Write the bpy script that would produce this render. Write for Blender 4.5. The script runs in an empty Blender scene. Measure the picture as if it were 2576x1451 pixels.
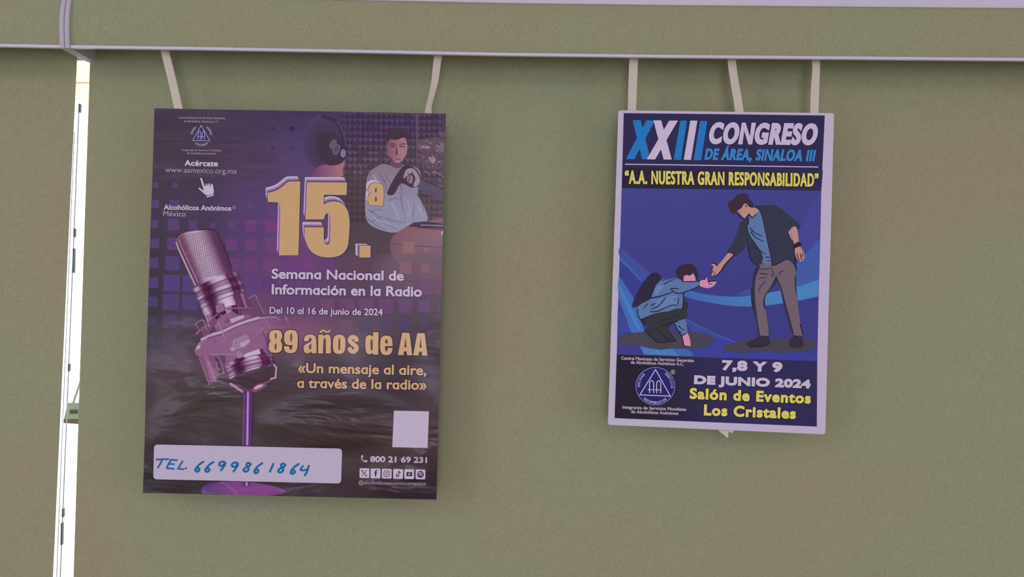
import bpy, math, random
import numpy as np
from mathutils import Matrix, Vector
from mathutils.geometry import tessellate_polygon

random.seed(7)
SC = bpy.context.scene
COL = SC.collection
# ------------------------------------------------------------------ camera, world, light, exposure
W, H = 2576.0, 1451.0
CX, CY = W / 2, H / 2
DIST = 1.1625                      # camera to the plane the posters hang in (y = 0)
PPM = 1600.0                       # photo pixels per metre on that plane
ZC = 1.75                          # camera height
ROLL = math.radians(1.1)
CR, SR = math.cos(ROLL), math.sin(ROLL)

cam_data = bpy.data.cameras.new('camera')
cam_data.sensor_width = 36.0
cam_data.lens = 36.0 * (PPM * DIST) / W
cam_data.clip_start = 0.02
cam_data.clip_end = 200
cam = bpy.data.objects.new('camera', cam_data)
COL.objects.link(cam)
cam.matrix_world = Matrix(((CR, -SR, 0, 0.0), (0, 0, -1, -DIST), (SR, CR, 0, ZC), (0, 0, 0, 1)))
SC.camera = cam

world = bpy.data.worlds.new('sky')
SC.world = world
world.use_nodes = True
bg = world.node_tree.nodes['Background']
bg.inputs[0].default_value = (0.86, 0.92, 1.0, 1)
bg.inputs[1].default_value = 2.2

def lamp(name, kind, loc, energy, color, **kw):
    d = bpy.data.lights.new(name, kind)
    d.energy = energy
    d.color = color
    for k, v in kw.items():
        setattr(d, k, v)
    o = bpy.data.objects.new(name, d)
    o.location = loc
    COL.objects.link(o)
    return o

LILAC = (1.0, 0.87, 1.2)
# daylight on the street outside
sun = lamp('sun', 'SUN', (0, -5, 8), 5.0, (1.0, 0.97, 0.9), angle=0.01)
sun.rotation_euler = (math.radians(42), 0, math.radians(-12))
# globe lamp hanging near the ceiling on the left of the room, and the diffuser panels of the ceiling
globe = lamp('globe_lamp', 'POINT', (-2.05, -1.95, 2.9), 12, LILAC, shadow_soft_size=0.12)
for i, (lx, ly, e) in enumerate(((-1.5, -3.3, 6), (0.3, -3.0, 8), (2.1, -2.6, 6))):
    p = lamp('ceiling_panel_lamp', 'AREA', (lx, ly, 3.02), e, LILAC, shape='RECTANGLE', size=1.3, size_y=1.1)

# added frontal fill light, unseen behind the camera; that wall has no window
back = lamp('back_fill_light', 'AREA', (0.15, -4.5, 1.7), 29, LILAC, shape='RECTANGLE', size=1.2, size_y=1.9)
back.rotation_euler = (math.radians(90), 0, 0)
# fill lights added at both windowless side walls, for soft light from either side
for sx, e in ((-2.95, 14.5), (3.35, 16.5)):
    side = lamp('side_fill_light', 'AREA', (sx, -2.3, 1.75), e, LILAC, shape='RECTANGLE', size=1.5, size_y=1.7)
    side.rotation_euler = (math.radians(90), 0, math.radians(-90 if sx < 0 else 90))

SC.view_settings.view_transform = 'Standard'
SC.view_settings.look = 'None'
SC.view_settings.gamma = 1.0
SC.view_settings.use_curve_mapping = False
SC.view_settings.exposure = 0.0

# light that falls on the window wall, as linear RGB for a white surface: photo colours are divided by it
EREF = np.array([0.64, 0.538, 0.69])

def s2l(c):
    c = np.asarray(c, float) / 255.0
    return np.where(c <= 0.04045, c / 12.92, ((c + 0.055) / 1.055) ** 2.4)

def alb(rgb):
    """albedo of a surface whose colour in the room light is the given 0-255 colour"""
    return np.clip(s2l(rgb) / EREF, 0.0, 0.95)

# ------------------------------------------------------------------ geometry helpers
def PX(px, py, y=0.0):
    k = (DIST + y) / DIST / PPM
    a, b = (px - CX) * k, (CY - py) * k
    return Vector((a * CR - b * SR, y, ZC + a * SR + b * CR))

def link(name, me, parent=None, loc=(0, 0, 0)):
    o = bpy.data.objects.new(name, me)
    o.location = loc
    COL.objects.link(o)
    if parent is not None:
        o.parent = parent
    return o

def mesh(name, verts, faces, mat=None, parent=None, smooth=False, origin=None):
    """world-space verts; parent empties are unrotated so local = world - parent location"""
    off = Vector((0, 0, 0))
    if parent is not None:
        p = parent
        while p is not None:
            off += p.location
            p = p.parent
    if origin is None:
        origin = sum((Vector(v) for v in verts), Vector()) / max(1, len(verts)) if parent is None else off
    me = bpy.data.meshes.new(name)
    me.from_pydata([tuple(Vector(v) - origin) for v in verts], [], faces)
    if smooth:
        for p in me.polygons:
            p.use_smooth = True
    if mat is not None:
        me.materials.append(mat)
    me.update()
    return link(name, me, parent, origin if parent is None else (origin - off))

def empty(name, loc, label, cat, group=None):
    o = link(name, None, None, loc)
    o.empty_display_size = 0.05
    o['label'] = label
    o['category'] = cat
    if group:
        o['group'] = group
    return o

def struct(o):
    o['kind'] = 'structure'
    return o

def box(x0, x1, y0, y1, z0, z1):
    v = [(x, y, z) for x in (x0, x1) for y in (y0, y1) for z in (z0, z1)]
    f = [(0, 1, 3, 2), (4, 6, 7, 5), (0, 4, 5, 1), (2, 3, 7, 6), (0, 2, 6, 4), (1, 5, 7, 3)]
    return v, f

def boxes(*bs):
    V, F = [], []
    for b in bs:
        v, f = box(*b)
        n = len(V)
        V += v
        F += [tuple(i + n for i in q) for q in f]
    return V, F

def bevel(o, w=0.002, n=2):
    m = o.modifiers.new('bevel', 'BEVEL')
    m.width = w
    m.segments = n
    m.limit_method = 'ANGLE'
    return o

# ------------------------------------------------------------------ materials
def mat(name, rgb=(128, 128, 128), rough=0.6, linear=None, spec=0.3, noise=None, bump=None, metallic=0.0):
    m = bpy.data.materials.new(name)
    m.use_nodes = True
    nt = m.node_tree
    b = nt.nodes['Principled BSDF']
    c = tuple(linear) if linear is not None else tuple(alb(rgb))
    b.inputs['Base Color'].default_value = (*c, 1)
    b.inputs['Roughness'].default_value = rough
    b.inputs['Specular IOR Level'].default_value = spec
    b.inputs['Metallic'].default_value = metallic
    tc = nt.nodes.new('ShaderNodeTexCoord')
    if noise:
        sc_, amt = noise
        n = nt.nodes.new('ShaderNodeTexNoise')
        n.inputs['Scale'].default_value = sc_
        n.inputs['Detail'].default_value = 4
        nt.links.new(tc.outputs['Object'], n.inputs['Vector'])
        r = nt.nodes.new('ShaderNodeMapRange')
        r.inputs['From Min'].default_value = 0.25
        r.inputs['From Max'].default_value = 0.75
        r.inputs['To Min'].default_value = 1 - amt
        r.inputs['To Max'].default_value = 1 + amt
        nt.links.new(n.outputs['Fac'], r.inputs['Value'])
        mx = nt.nodes.new('ShaderNodeVectorMath')
        mx.operation = 'SCALE'
        mx.inputs[0].default_value = c
        nt.links.new(r.outputs['Result'], mx.inputs['Scale'])
        nt.links.new(mx.outputs['Vector'], b.inputs['Base Color'])
    if bump:
        sc_, st = bump
        n = nt.nodes.new('ShaderNodeTexNoise')
        n.inputs['Scale'].default_value = sc_
        n.inputs['Detail'].default_value = 3
        nt.links.new(tc.outputs['Object'], n.inputs['Vector'])
        bp = nt.nodes.new('ShaderNodeBump')
        bp.inputs['Strength'].default_value = st
        bp.inputs['Distance'].default_value = 0.001
        nt.links.new(n.outputs['Fac'], bp.inputs['Height'])
        nt.links.new(bp.outputs['Normal'], b.inputs['Normal'])
    return m

def fabric_mat():
    """blackout blind cloth: fine woven grain, and the faint olive / sage unevenness of the cloth"""
    m = bpy.data.materials.new('olive blind cloth')
    m.use_nodes = True
    nt = m.node_tree
    L = nt.links.new
    b = nt.nodes['Principled BSDF']
    b.inputs['Roughness'].default_value = 0.85
    b.inputs['Specular IOR Level'].default_value = 0.15
    tc = nt.nodes.new('ShaderNodeTexCoord')
    big = nt.nodes.new('ShaderNodeTexNoise')
    big.inputs['Scale'].default_value = 2.6
    big.inputs['Detail'].default_value = 3
    L(tc.outputs['Object'], big.inputs['Vector'])
    ramp = nt.nodes.new('ShaderNodeValToRGB')
    ramp.color_ramp.elements[0].position = 0.38
    ramp.color_ramp.elements[1].position = 0.62
    ramp.color_ramp.elements[0].color = (*alb((130, 131, 107)), 1)
    ramp.color_ramp.elements[1].color = (*alb((136, 127, 104)), 1)
    L(big.outputs['Fac'], ramp.inputs['Fac'])
    fine = nt.nodes.new('ShaderNodeTexNoise')
    fine.inputs['Scale'].default_value = 420
    fine.inputs['Detail'].default_value = 3
    L(tc.outputs['Object'], fine.inputs['Vector'])
    # threads of the weave
    mp = nt.nodes.new('ShaderNodeMapping')
    mp.inputs['Scale'].default_value = (300, 300, 260)
    L(tc.outputs['Object'], mp.inputs['Vector'])
    th = nt.nodes.new('ShaderNodeTexNoise')
    th.inputs['Scale'].default_value = 1.0
    th.inputs['Detail'].default_value = 2
    L(mp.outputs['Vector'], th.inputs['Vector'])
    ad = nt.nodes.new('ShaderNodeMath')
    ad.operation = 'ADD'
    L(fine.outputs['Fac'], ad.inputs[0])
    L(th.outputs['Fac'], ad.inputs[1])
    r = nt.nodes.new('ShaderNodeMapRange')
    r.inputs['From Min'].default_value = 0.6
    r.inputs['From Max'].default_value = 1.4
    r.inputs['To Min'].default_value = 0.86
    r.inputs['To Max'].default_value = 1.14
    L(ad.outputs[0], r.inputs['Value'])
    mx = nt.nodes.new('ShaderNodeVectorMath')
    mx.operation = 'SCALE'
    L(ramp.outputs['Color'], mx.inputs[0])
    L(r.outputs['Result'], mx.inputs['Scale'])
    L(mx.outputs['Vector'], b.inputs['Base Color'])
    bp = nt.nodes.new('ShaderNodeBump')
    bp.inputs['Strength'].default_value = 0.35
    bp.inputs['Distance'].default_value = 0.0006
    L(ad.outputs[0], bp.inputs['Height'])
    L(bp.outputs['Normal'], b.inputs['Normal'])
    return m

def print_mat(name, rough, spec, crumple):
    """ink on paper: colour from the printed colour attribute, creases as fine relief"""
    m = bpy.data.materials.new(name)
    m.use_nodes = True
    nt = m.node_tree
    L = nt.links.new
    b = nt.nodes['Principled BSDF']
    b.inputs['Roughness'].default_value = rough
    b.inputs['Specular IOR Level'].default_value = spec
    at = nt.nodes.new('ShaderNodeAttribute')
    at.attribute_name = 'ink'
    tc = nt.nodes.new('ShaderNodeTexCoord')
    gr = nt.nodes.new('ShaderNodeTexNoise')
    gr.inputs['Scale'].default_value = 650
    gr.inputs['Detail'].default_value = 2
    L(tc.outputs['Object'], gr.inputs['Vector'])
    r = nt.nodes.new('ShaderNodeMapRange')
    r.inputs['From Min'].default_value = 0.3
    r.inputs['From Max'].default_value = 0.7
    r.inputs['To Min'].default_value = 0.92
    r.inputs['To Max'].default_value = 1.08
    L(gr.outputs['Fac'], r.inputs['Value'])
    mx = nt.nodes.new('ShaderNodeVectorMath')
    mx.operation = 'SCALE'
    L(at.outputs['Color'], mx.inputs[0])
    L(r.outputs['Result'], mx.inputs['Scale'])
    L(mx.outputs['Vector'], b.inputs['Base Color'])
    if crumple:
        # long shallow horizontal creases, strongest in the lower half of the sheet
        mp = nt.nodes.new('ShaderNodeMapping')
        mp.inputs['Scale'].default_value = (4.5, 1.0, 15.0)
        mp.inputs['Rotation'].default_value = (0, math.radians(4), 0)
        L(tc.outputs['Object'], mp.inputs['Vector'])
        n = nt.nodes.new('ShaderNodeTexNoise')
        n.inputs['Scale'].default_value = 1.0
        n.inputs['Detail'].default_value = 3.5
        n.inputs['Roughness'].default_value = 0.5
        n.inputs['Distortion'].default_value = 0.5
        L(mp.outputs['Vector'], n.inputs['Vector'])
        sp = nt.nodes.new('ShaderNodeSeparateXYZ')
        L(tc.outputs['Object'], sp.inputs[0])
        mk = nt.nodes.new('ShaderNodeMapRange')
        mk.interpolation_type = 'SMOOTHSTEP'
        mk.inputs['From Min'].default_value = -0.30
        mk.inputs['From Max'].default_value = -0.47
        mk.inputs['To Min'].default_value = 0.16
        mk.inputs['To Max'].default_value = 1.0
        L(sp.outputs['Z'], mk.inputs['Value'])
        mu = nt.nodes.new('ShaderNodeMath')
        mu.operation = 'MULTIPLY'
        L(n.outputs['Fac'], mu.inputs[0])
        pn = nt.nodes.new('ShaderNodeTexNoise')
        pn.inputs['Scale'].default_value = 5.0
        pn.inputs['Detail'].default_value = 1
        L(tc.outputs['Object'], pn.inputs['Vector'])
        pr = nt.nodes.new('ShaderNodeMapRange')
        pr.interpolation_type = 'SMOOTHSTEP'
        pr.inputs['From Min'].default_value = 0.34
        pr.inputs['From Max'].default_value = 0.72
        pr.inputs['To Min'].default_value = 0.15
        pr.inputs['To Max'].default_value = 1.4
        L(pn.outputs['Fac'], pr.inputs['Value'])
        mm = nt.nodes.new('ShaderNodeMath')
        mm.operation = 'MULTIPLY'
        L(mk.outputs['Result'], mm.inputs[0])
        L(pr.outputs['Result'], mm.inputs[1])
        # the sheet was folded hard once, right of the stand: a patch of deep creases
        vd = nt.nodes.new('ShaderNodeVectorMath')
        vd.operation = 'SUBTRACT'
        L(tc.outputs['Object'], vd.inputs[0])
        vd.inputs[1].default_value = (0.065, 0.0, -0.488)
        vs_ = nt.nodes.new('ShaderNodeVectorMath')
        vs_.operation = 'MULTIPLY'
        vs_.inputs[1].default_value = (7.0, 0.0, 17.0)
        L(vd.outputs['Vector'], vs_.inputs[0])
        ln = nt.nodes.new('ShaderNodeVectorMath')
        ln.operation = 'LENGTH'
        L(vs_.outputs['Vector'], ln.inputs[0])
        fo = nt.nodes.new('ShaderNodeMapRange')
        fo.interpolation_type = 'SMOOTHSTEP'
        fo.inputs['From Min'].default_value = 1.0
        fo.inputs['From Max'].default_value = 0.0
        fo.inputs['To Min'].default_value = 0.0
        fo.inputs['To Max'].default_value = 2.2
        L(ln.outputs['Value'], fo.inputs['Value'])
        su = nt.nodes.new('ShaderNodeMath')
        su.operation = 'ADD'
        L(mm.outputs[0], su.inputs[0])
        L(fo.outputs['Result'], su.inputs[1])
        L(su.outputs[0], mu.inputs[1])
        bp = nt.nodes.new('ShaderNodeBump')
        bp.inputs['Strength'].default_value = 1.0
        bp.inputs['Distance'].default_value = crumple
        L(mu.outputs[0], bp.inputs['Height'])
        L(bp.outputs['Normal'], b.inputs['Normal'])
    return m

M_FABRIC = fabric_mat()
M_WHITE = mat('lilac white plastic', (182, 170, 190), 0.4, spec=0.4, noise=(60, 0.03))
M_CAP = mat('matt white plastic', (164, 152, 168), 0.55, noise=(120, 0.03))
M_RIBBON = mat('cream ribbon', (182, 170, 162), 0.85, noise=(500, 0.07), bump=(900, 0.5))
M_WALL = mat('painted plaster', linear=(0.72, 0.70, 0.68), rough=0.9, noise=(3, 0.03))
M_FLOOR = mat('beige tile floor', linear=(0.42, 0.37, 0.31), rough=0.4, noise=(5, 0.06))
M_ALU = mat('white aluminium', linear=(0.8, 0.79, 0.82), rough=0.35)
M_DARK = mat('dark rubber', linear=(0.05, 0.06, 0.06), rough=0.6)
M_FACADE = mat('white render', linear=(0.86, 0.86, 0.85), rough=0.9, noise=(2, 0.02))
M_YELLOW = mat('pale yellow render', linear=(0.84, 0.82, 0.31), rough=0.9, noise=(3, 0.04))
M_BRICK = mat('red brown ledge', linear=(0.30, 0.15, 0.15), rough=0.8)
M_BEIGE = mat('beige lintel', linear=(0.24, 0.19, 0.12), rough=0.8)
M_GREY = mat('grey latch metal', linear=(0.20, 0.20, 0.215), rough=0.5)
M_PALE = mat('pale lilac enamel', linear=(0.86, 0.82, 0.90), rough=0.5)
M_BROWN = mat('brown wood', linear=(0.42, 0.28, 0.24), rough=0.7)
M_GROUND = mat('concrete paving', linear=(0.55, 0.54, 0.52), rough=0.9, noise=(2, 0.05))

def glass_mat():
    m = bpy.data.materials.new('window glass')
    m.use_nodes = True
    nt = m.node_tree
    b = nt.nodes['Principled BSDF']
    b.inputs['Base Color'].default_value = (0.97, 0.99, 0.98, 1)
    b.inputs['Transmission Weight'].default_value = 1.0
    b.inputs['Roughness'].default_value = 0.0
    b.inputs['IOR'].default_value = 1.1
    return m
M_GLASS = glass_mat()

# ------------------------------------------------------------------ the room
RX0, RX1, RY0, RZ1 = -3.0, 3.4, -4.6, 3.1
WY0, WY1 = 0.115, 0.30              # the window wall
WX0, WX1, WZ0, WZ1 = -1.2, 1.16, 0.95, 2.24
struct(mesh('floor', *box(RX0 - .2, RX1 + .2, RY0 - .2, WY1, -0.1, 0.0), M_FLOOR))
struct(mesh('ceiling', *box(RX0 - .2, RX1 + .2, RY0 - .2, WY1, RZ1, RZ1 + 0.15), M_WALL))
struct(mesh('wall_left', *box(RX0 - .2, RX0, RY0, WY1, 0.0, RZ1), M_WALL))
struct(mesh('wall_right', *box(RX1, RX1 + .2, RY0, WY1, 0.0, RZ1), M_WALL))
struct(mesh('wall_back', *box(RX0, RX1, RY0 - .2, RY0, 0.0, RZ1), M_WALL))
struct(mesh('wall_front', *boxes((RX0, WX0, WY0, WY1, 0, RZ1), (WX1, RX1, WY0, WY1, 0, RZ1),
                                 (WX0, WX1, WY0, WY1, 0, WZ0), (WX0, WX1, WY0, WY1, WZ1, RZ1)), M_WALL))
struct(mesh('baseboard_front', *box(RX0, RX1, WY0 - .015, WY0, 0, 0.09), M_WHITE))

# window: frame, a mullion just left of the gap between the blinds, glass
wy = 0.18
mull = PX(187, 700, wy).x
win = struct(link('window_1', None, None, (0, wy, WZ0)))
bevel(mesh('window_frame', *boxes((WX0, WX1, wy - .02, wy + .02, WZ0, WZ0 + .045), (WX0, WX1, wy - .02, wy + .02, WZ1 - .045, WZ1),
                            (WX0, WX0 + .045, wy - .02, wy + .02, WZ0, WZ1), (WX1 - .045, WX1, wy - .02, wy + .02, WZ0, WZ1)), M_ALU, win), 0.003)
def lean_bar(pts_top, pts_bot, w, y0, y1):
    (xt, zt), (xb, zb) = pts_top, pts_bot
    v = []
    for (x, z) in ((xb, zb), (xt, zt)):
        v += [(x - w, y0, z), (x, y0, z), (x, y1, z), (x - w, y1, z)]
    f = [(0, 1, 5, 4), (1, 2, 6, 5), (2, 3, 7, 6), (3, 0, 4, 7), (0, 3, 2, 1), (4, 5, 6, 7)]
    return v, f
st0, st1 = PX(198, 262, wy - .02), PX(149, 1451, wy - .02)
slot = mat('violet gasket', linear=(0.62, 0.56, 0.95), rough=0.5)
mesh('gasket', *lean_bar((st0.x + .002, st0.z), (st1.x - .001, st1.z - .2), .0014, wy - .0215, wy - .02), slot, win)
mesh('gasket', *lean_bar((st0.x - .006, st0.z - .05), (st1.x - .008, st1.z - .2), .0008, wy - .0215, wy - .02), slot, win)
for (px_, py_, hh) in ((196, 270, .008), (183, 585, .008), (181, 655, .022), (169, 925, .007), (154, 1292, .008), (151, 1345, .02)):
    q = PX(px_, py_, wy - .03)
    o = bevel(mesh('latch', *box(q.x - .0016, q.x + .0012, wy - .027, wy - .02, q.z - hh, q.z + hh), M_GREY, win), 0.002)
mesh('window_glass', *box(WX0 + .04, WX1 - .04, wy - .003, wy + .003, WZ0 + .04, WZ1 - .04), M_GLASS, win)
bevel(mesh('window_sill', *box(WX0 - .03, WX1 + .03, WY0 - .045, WY0 + .03, WZ0 - .03, WZ0), M_WHITE, win), 0.004)

# ------------------------------------------------------------------ outside
struct(mesh('ground', *box(-14, 14, WY1, 16, -0.35, -0.15), M_GROUND))
fy = 7.0
def oz(py, y): return PX(205, py, y).z
bld = empty('building', (-4.5, fy, -0.15), 'sunlit white building across the street, seen through the gap between blinds', 'building')
mesh('wall', *box(-10, 6, fy, fy + 1.0, -0.15, oz(250, fy)), M_FACADE, bld)
mesh('yellow_band', *box(-10, 6, fy - .02, fy + 1.0, oz(250, fy), oz(166, fy)), M_YELLOW, bld)
mesh('parapet', *box(-10, 6, fy - .02, fy + 1.0, oz(166, fy), oz(120, fy)), M_FACADE, bld)
mesh('ledge', *box(-10, 6, fy - .03, fy, oz(210.3, fy), oz(208.4, fy)), M_BRICK, bld)
# beige lintel over the window outside
struct(mesh('trim_1', *box(-1.25, 1.21, 0.30, 0.42, PX(205, 153, .42).z, 2.30), M_BEIGE))
# small hanging box with a brown base outside the glass
bx = 0.34
ob = empty('hanging_sign_box', PX(181, 1066, bx), 'small pale grey box with brown base hanging outside behind the glass', 'sign')
def quadbox(c4, y0, y1):
    v = [tuple(PX(x, y, y0)) for x, y in c4] + [(PX(x, y, y0).x, y1, PX(x, y, y0).z) for x, y in c4]
    return v, [(0, 1, 2, 3), (7, 6, 5, 4), (0, 4, 5, 1), (1, 5, 6, 2), (2, 6, 7, 3), (3, 7, 4, 0)]
bevel(mesh('box_body', *quadbox([(171, 1013), (202, 1013), (202, 1054), (160, 1054)], bx, bx + .03), M_PALE, ob), .001)
bevel(mesh('box_base', *quadbox([(160, 1054), (202, 1054), (202, 1067), (160, 1064)], bx, bx + .03), M_BROWN, ob), .001)
mesh('grille', *quadbox([(176, 1031), (195, 1031), (195, 1040), (175, 1040)], bx - .002, bx), M_GREY, ob)
mesh('rod', *quadbox([(212, 925), (216, 926), (187, 1013), (182, 1013)], bx, bx + .004), M_PALE, ob)
mesh('hanger', *quadbox([(240, 128), (246, 128), (216, 930), (210, 930)], bx, bx + .006), M_GREY, ob)

# ------------------------------------------------------------------ roller blinds
BY = 0.055                           # depth of the hanging cloth
def interp(x, xs, ys): return float(np.interp(x, xs, ys))
# photo height of the lower edge of the cassette cover (it sags a little along its length)
RAIL_X = [-300, 0, 150, 240, 500, 900, 1260, 1700, 2576, 3000]
RAIL_Y = [117, 119.5, 122.5, 124, 127.5, 134.5, 142, 147.5, 155, 158]

def cassette(name, label, px0, px1, cloth_l, cloth_r, cap_left):
    a, b = PX(px0, 120), PX(px1, 125)
    root = empty(name, (0.5 * (a.x + b.x), 0, WZ0), label, 'blind', 'roller blinds over the window')
    n = 40
    xs = np.linspace(px0, px1, n)
    prof = [(-0.0105, 0.0045), (-0.0135, 0.015), (-0.0150, 0.03), (-0.0150, 0.045), (-0.0135, 0.06), (-0.0115, 0.073), (-0.0085, 0.0835),
            (0.06, 0.0835), (0.06, 0.080), (-0.005, 0.080), (-0.008, 0.073), (-0.012, 0.045), (-0.0075, 0.0045)]
    def z0(px): return PX(px, interp(px, RAIL_X, RAIL_Y), -0.012).z
    V, F = [], []
    for px in xs:
        X = PX(px, 120, -0.012).x
        for (yy, zz) in prof:
            V.append((X, yy, z0(px) + zz))
    k = len(prof)
    for i in range(n - 1):
        for j in range(k):
            F.append((i * k + j, i * k + (j + 1) % k, (i + 1) * k + (j + 1) % k, (i + 1) * k + j))
    F += [tuple(range(k)), tuple(reversed(range((n - 1) * k, n * k)))]
    o = mesh('cassette_cover', V, F, M_FABRIC, root)
    for p in o.data.polygons:
        p.use_smooth = len(p.vertices) == 4
    o.data.set_sharp_from_angle(angle=0.6)
    # bottom lip and top rail, white plastic profiles
    def strip(nm, prof2, m):
        V, F = [], []
        k = len(prof2)
        for px in xs:
            X = PX(px, 120, -0.012).x
            for (yy, zz) in prof2:
                V.append((X, yy, z0(px) + zz))
        for i in range(n - 1):
            for j in range(k):
                F.append((i * k + j, i * k + (j + 1) % k, (i + 1) * k + (j + 1) % k, (i + 1) * k + j))
        F.append(tuple(range(k)))
        F.append(tuple(reversed(range((n - 1) * k, n * k))))
        return mesh(nm, V, F, m, root)
    strip('bottom_lip', [(-0.0135, 0.0006), (-0.0145, 0.0012), (-0.0145, 0.0049), (-0.0135, 0.0054), (-0.0095, 0.0054), (-0.0095, 0.0006)], M_WHITE)
    strip('top_rail', [(-0.0105, 0.0835), (-0.0115, 0.0842), (-0.0115, 0.0864), (-0.0105, 0.087), (-0.004, 0.0875), (-0.004, 0.103), (0.07, 0.103), (0.07, 0.0835)], M_WHITE)
    # roller tube inside the cassette
    V, F = [], []
    xa, xb = min(a.x, b.x) + .02, max(a.x, b.x) - .02
    zt = max(z0(px0), z0(px1)) + 0.045
    for X in (xa, xb):
        for i in range(20):
            t = i / 20 * 2 * math.pi
            V.append((X, 0.033 + 0.019 * math.cos(t), zt - .006 + 0.019 * math.sin(t)))
    F = [(i, (i + 1) % 20, 20 + (i + 1) % 20, 20 + i) for i in range(20)] + [tuple(range(20)), tuple(range(39, 19, -1))]
    mesh('roller_tube', V, F, M_FABRIC, root, smooth=False)
    # hanging cloth: thin sheet with its true hanging edges
    ny, nx = 30, 24
    V, F = [], []
    zb = WZ0 - 0.12
    def edge(side, z):
        (x0, y0), (x1, y1) = side
        p, q = PX(x0, y0, BY), PX(x1, y1, BY)
        t = (z - p.z) / (q.z - p.z)
        return p.x + (q.x - p.x) * t
    ztop = zt - .006
    for s, yy in ((0, 0.0), (1, 0.0006)):
        for j in range(ny + 1):
            z = ztop + (zb - ztop) * j / ny
            xl, xr = edge(cloth_l, z), edge(cloth_r, z)
            for i in range(nx + 1):
                u = i / nx
                X = xl + (xr - xl) * u
                wob = 0.0012 * math.sin(X * 7.0 + z * 1.5) + 0.0007 * math.sin(X * 17 - z * 2)
                V.append((X, BY + yy + wob * min(1, (ztop - z) / .3), z))
    nn = (nx + 1) * (ny + 1)
    for j in range(ny):
        for i in range(nx):
            q = j * (nx + 1) + i
            F.append((q, q + nx + 1, q + nx + 2, q + 1))
            F.append((nn + q, nn + q + 1, nn + q + nx + 2, nn + q + nx + 1))
    for j in range(ny):
        for i in (0, nx):
            q = j * (nx + 1) + i
            F.append((q, nn + q, nn + q + nx + 1, q + nx + 1))
    for i in range(nx):
        F.append((i, i + 1, nn + i + 1, nn + i))
        q = ny * (nx + 1) + i
        F.append((q, nn + q, nn + q + 1, q + 1))
    mesh('blind_cloth', V, F, M_FABRIC, root, smooth=False)
    xl, xr = edge(cloth_l, zb), edge(cloth_r, zb)
    bevel(mesh('bottom_bar', *box(xl, xr, BY - .008, BY + .010, zb - .03, zb + .001), M_WHITE, root), .003)
    # end cap: a curved plate that closes the cassette
    for pxc, w in cap_left:
        X = PX(pxc, 60, -0.015).x
        zb0 = z0(pxc)
        cap = [(-0.0168, -0.0005), (-0.0182, 0.015), (-0.0195, 0.03), (-0.0195, 0.045), (-0.0180, 0.06), (-0.0150, 0.075), (-0.0100, 0.088),
               (0.0, 0.104), (0.064, 0.104), (0.064, 0.003), (0.058, 0.0), (0.03, -0.0005)]
        k = len(cap)
        V = [(X, yy, zb0 + zz) for yy, zz in cap] + [(X + w, yy, zb0 + zz) for yy, zz in cap]
        F = [(i, (i + 1) % k, k + (i + 1) % k, k + i) for i in range(k)] + [tuple(reversed(range(k))), tuple(range(k, 2 * k))]
        bevel(mesh('end_cap', V, F, M_CAP, root), .0012)
    return root

wcap = 0.0072
cassette('roller_blind', 'left olive green roller blind, its right edge beside the bright vertical gap', -760, 158,
         ((-740, 140), (-750, 1451)), ((194, 140), (133, 1451)), ((152.5, wcap),))
cassette('roller_blind', 'wide olive green roller blind hanging behind the two posters', 166, 3300,
         ((227.5, 123), (185.5, 1451)), ((3260, 123), (3240, 1451)), ((165.5, wcap),))

# ------------------------------------------------------------------ ribbons that hold the posters
def ribbon(label, pts, y=0.0035, extra=None):
    """pts: (px_left, px_right, py) down the ribbon, in the plane of the posters; slight twist in depth"""
    V, F = [], []
    base = PX(0.5 * (pts[-1][0] + pts[-1][1]), pts[-1][2], y)
    root = empty('hanging_ribbon', base, label, 'ribbon', 'cream ribbons holding the posters')
    # refine with smooth interpolation
    ys = [p[2] for p in pts]
    fine = np.linspace(ys[0], ys[-1], 26)
    L_ = np.interp(fine, ys, [p[0] for p in pts])
    R_ = np.interp(fine, ys, [p[1] for p in pts])
    def sm(a):
        b = a.copy()
        for _ in range(2):
            b[1:-1] = (b[:-2] + 2 * b[1:-1] + b[2:]) / 4
        return b
    L_, R_ = sm(L_), sm(R_)
    full = max(p[1] - p[0] for p in pts)
    for a, b, q in zip(L_, R_, fine):
        tw = math.sqrt(max(0, full ** 2 - (b - a) ** 2)) / PPM * 0.5
        bow = 0.0015 * math.sin((q - ys[0]) / (ys[-1] - ys[0]) * math.pi)
        for s in (0, 1):
            for (x, t) in ((a, -tw * .5), (0.5 * (a + b), 0), (b, tw * .5)):
                yy = y + t - bow + s * 0.0006
                V.append(tuple(PX(x, q, yy)))
    for i in range(25):
        o = i * 6
        for c in (0, 1):
            F.append((o + c, o + c + 6, o + c + 7, o + c + 1))
            F.append((o + 3 + c, o + 4 + c, o + c + 10, o + c + 9))
        F.append((o, o + 3, o + 9, o + 6))
        F.append((o + 2, o + 8, o + 11, o + 5))
    F += [(0, 1, 4, 3), (1, 2, 5, 4), (150, 153, 154, 151), (151, 154, 155, 152)]
    mesh('strap', V, F, M_RIBBON, root, smooth=False)
    if extra:
        V, F = [], []
        for poly in extra:
            n0 = len(V)
            V += [tuple(PX(x, q, y)) for x, q in poly] + [tuple(PX(x, q, y + .0007)) for x, q in poly]
            k = len(poly)
            F += [tuple(n0 + i for i in reversed(range(k))), tuple(n0 + k + i for i in range(k))]
            F += [(n0 + i, n0 + (i + 1) % k, n0 + k + (i + 1) % k, n0 + k + i) for i in range(k)]
        mesh('loose_end', V, F, M_RIBBON, root)
    return root

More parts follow.
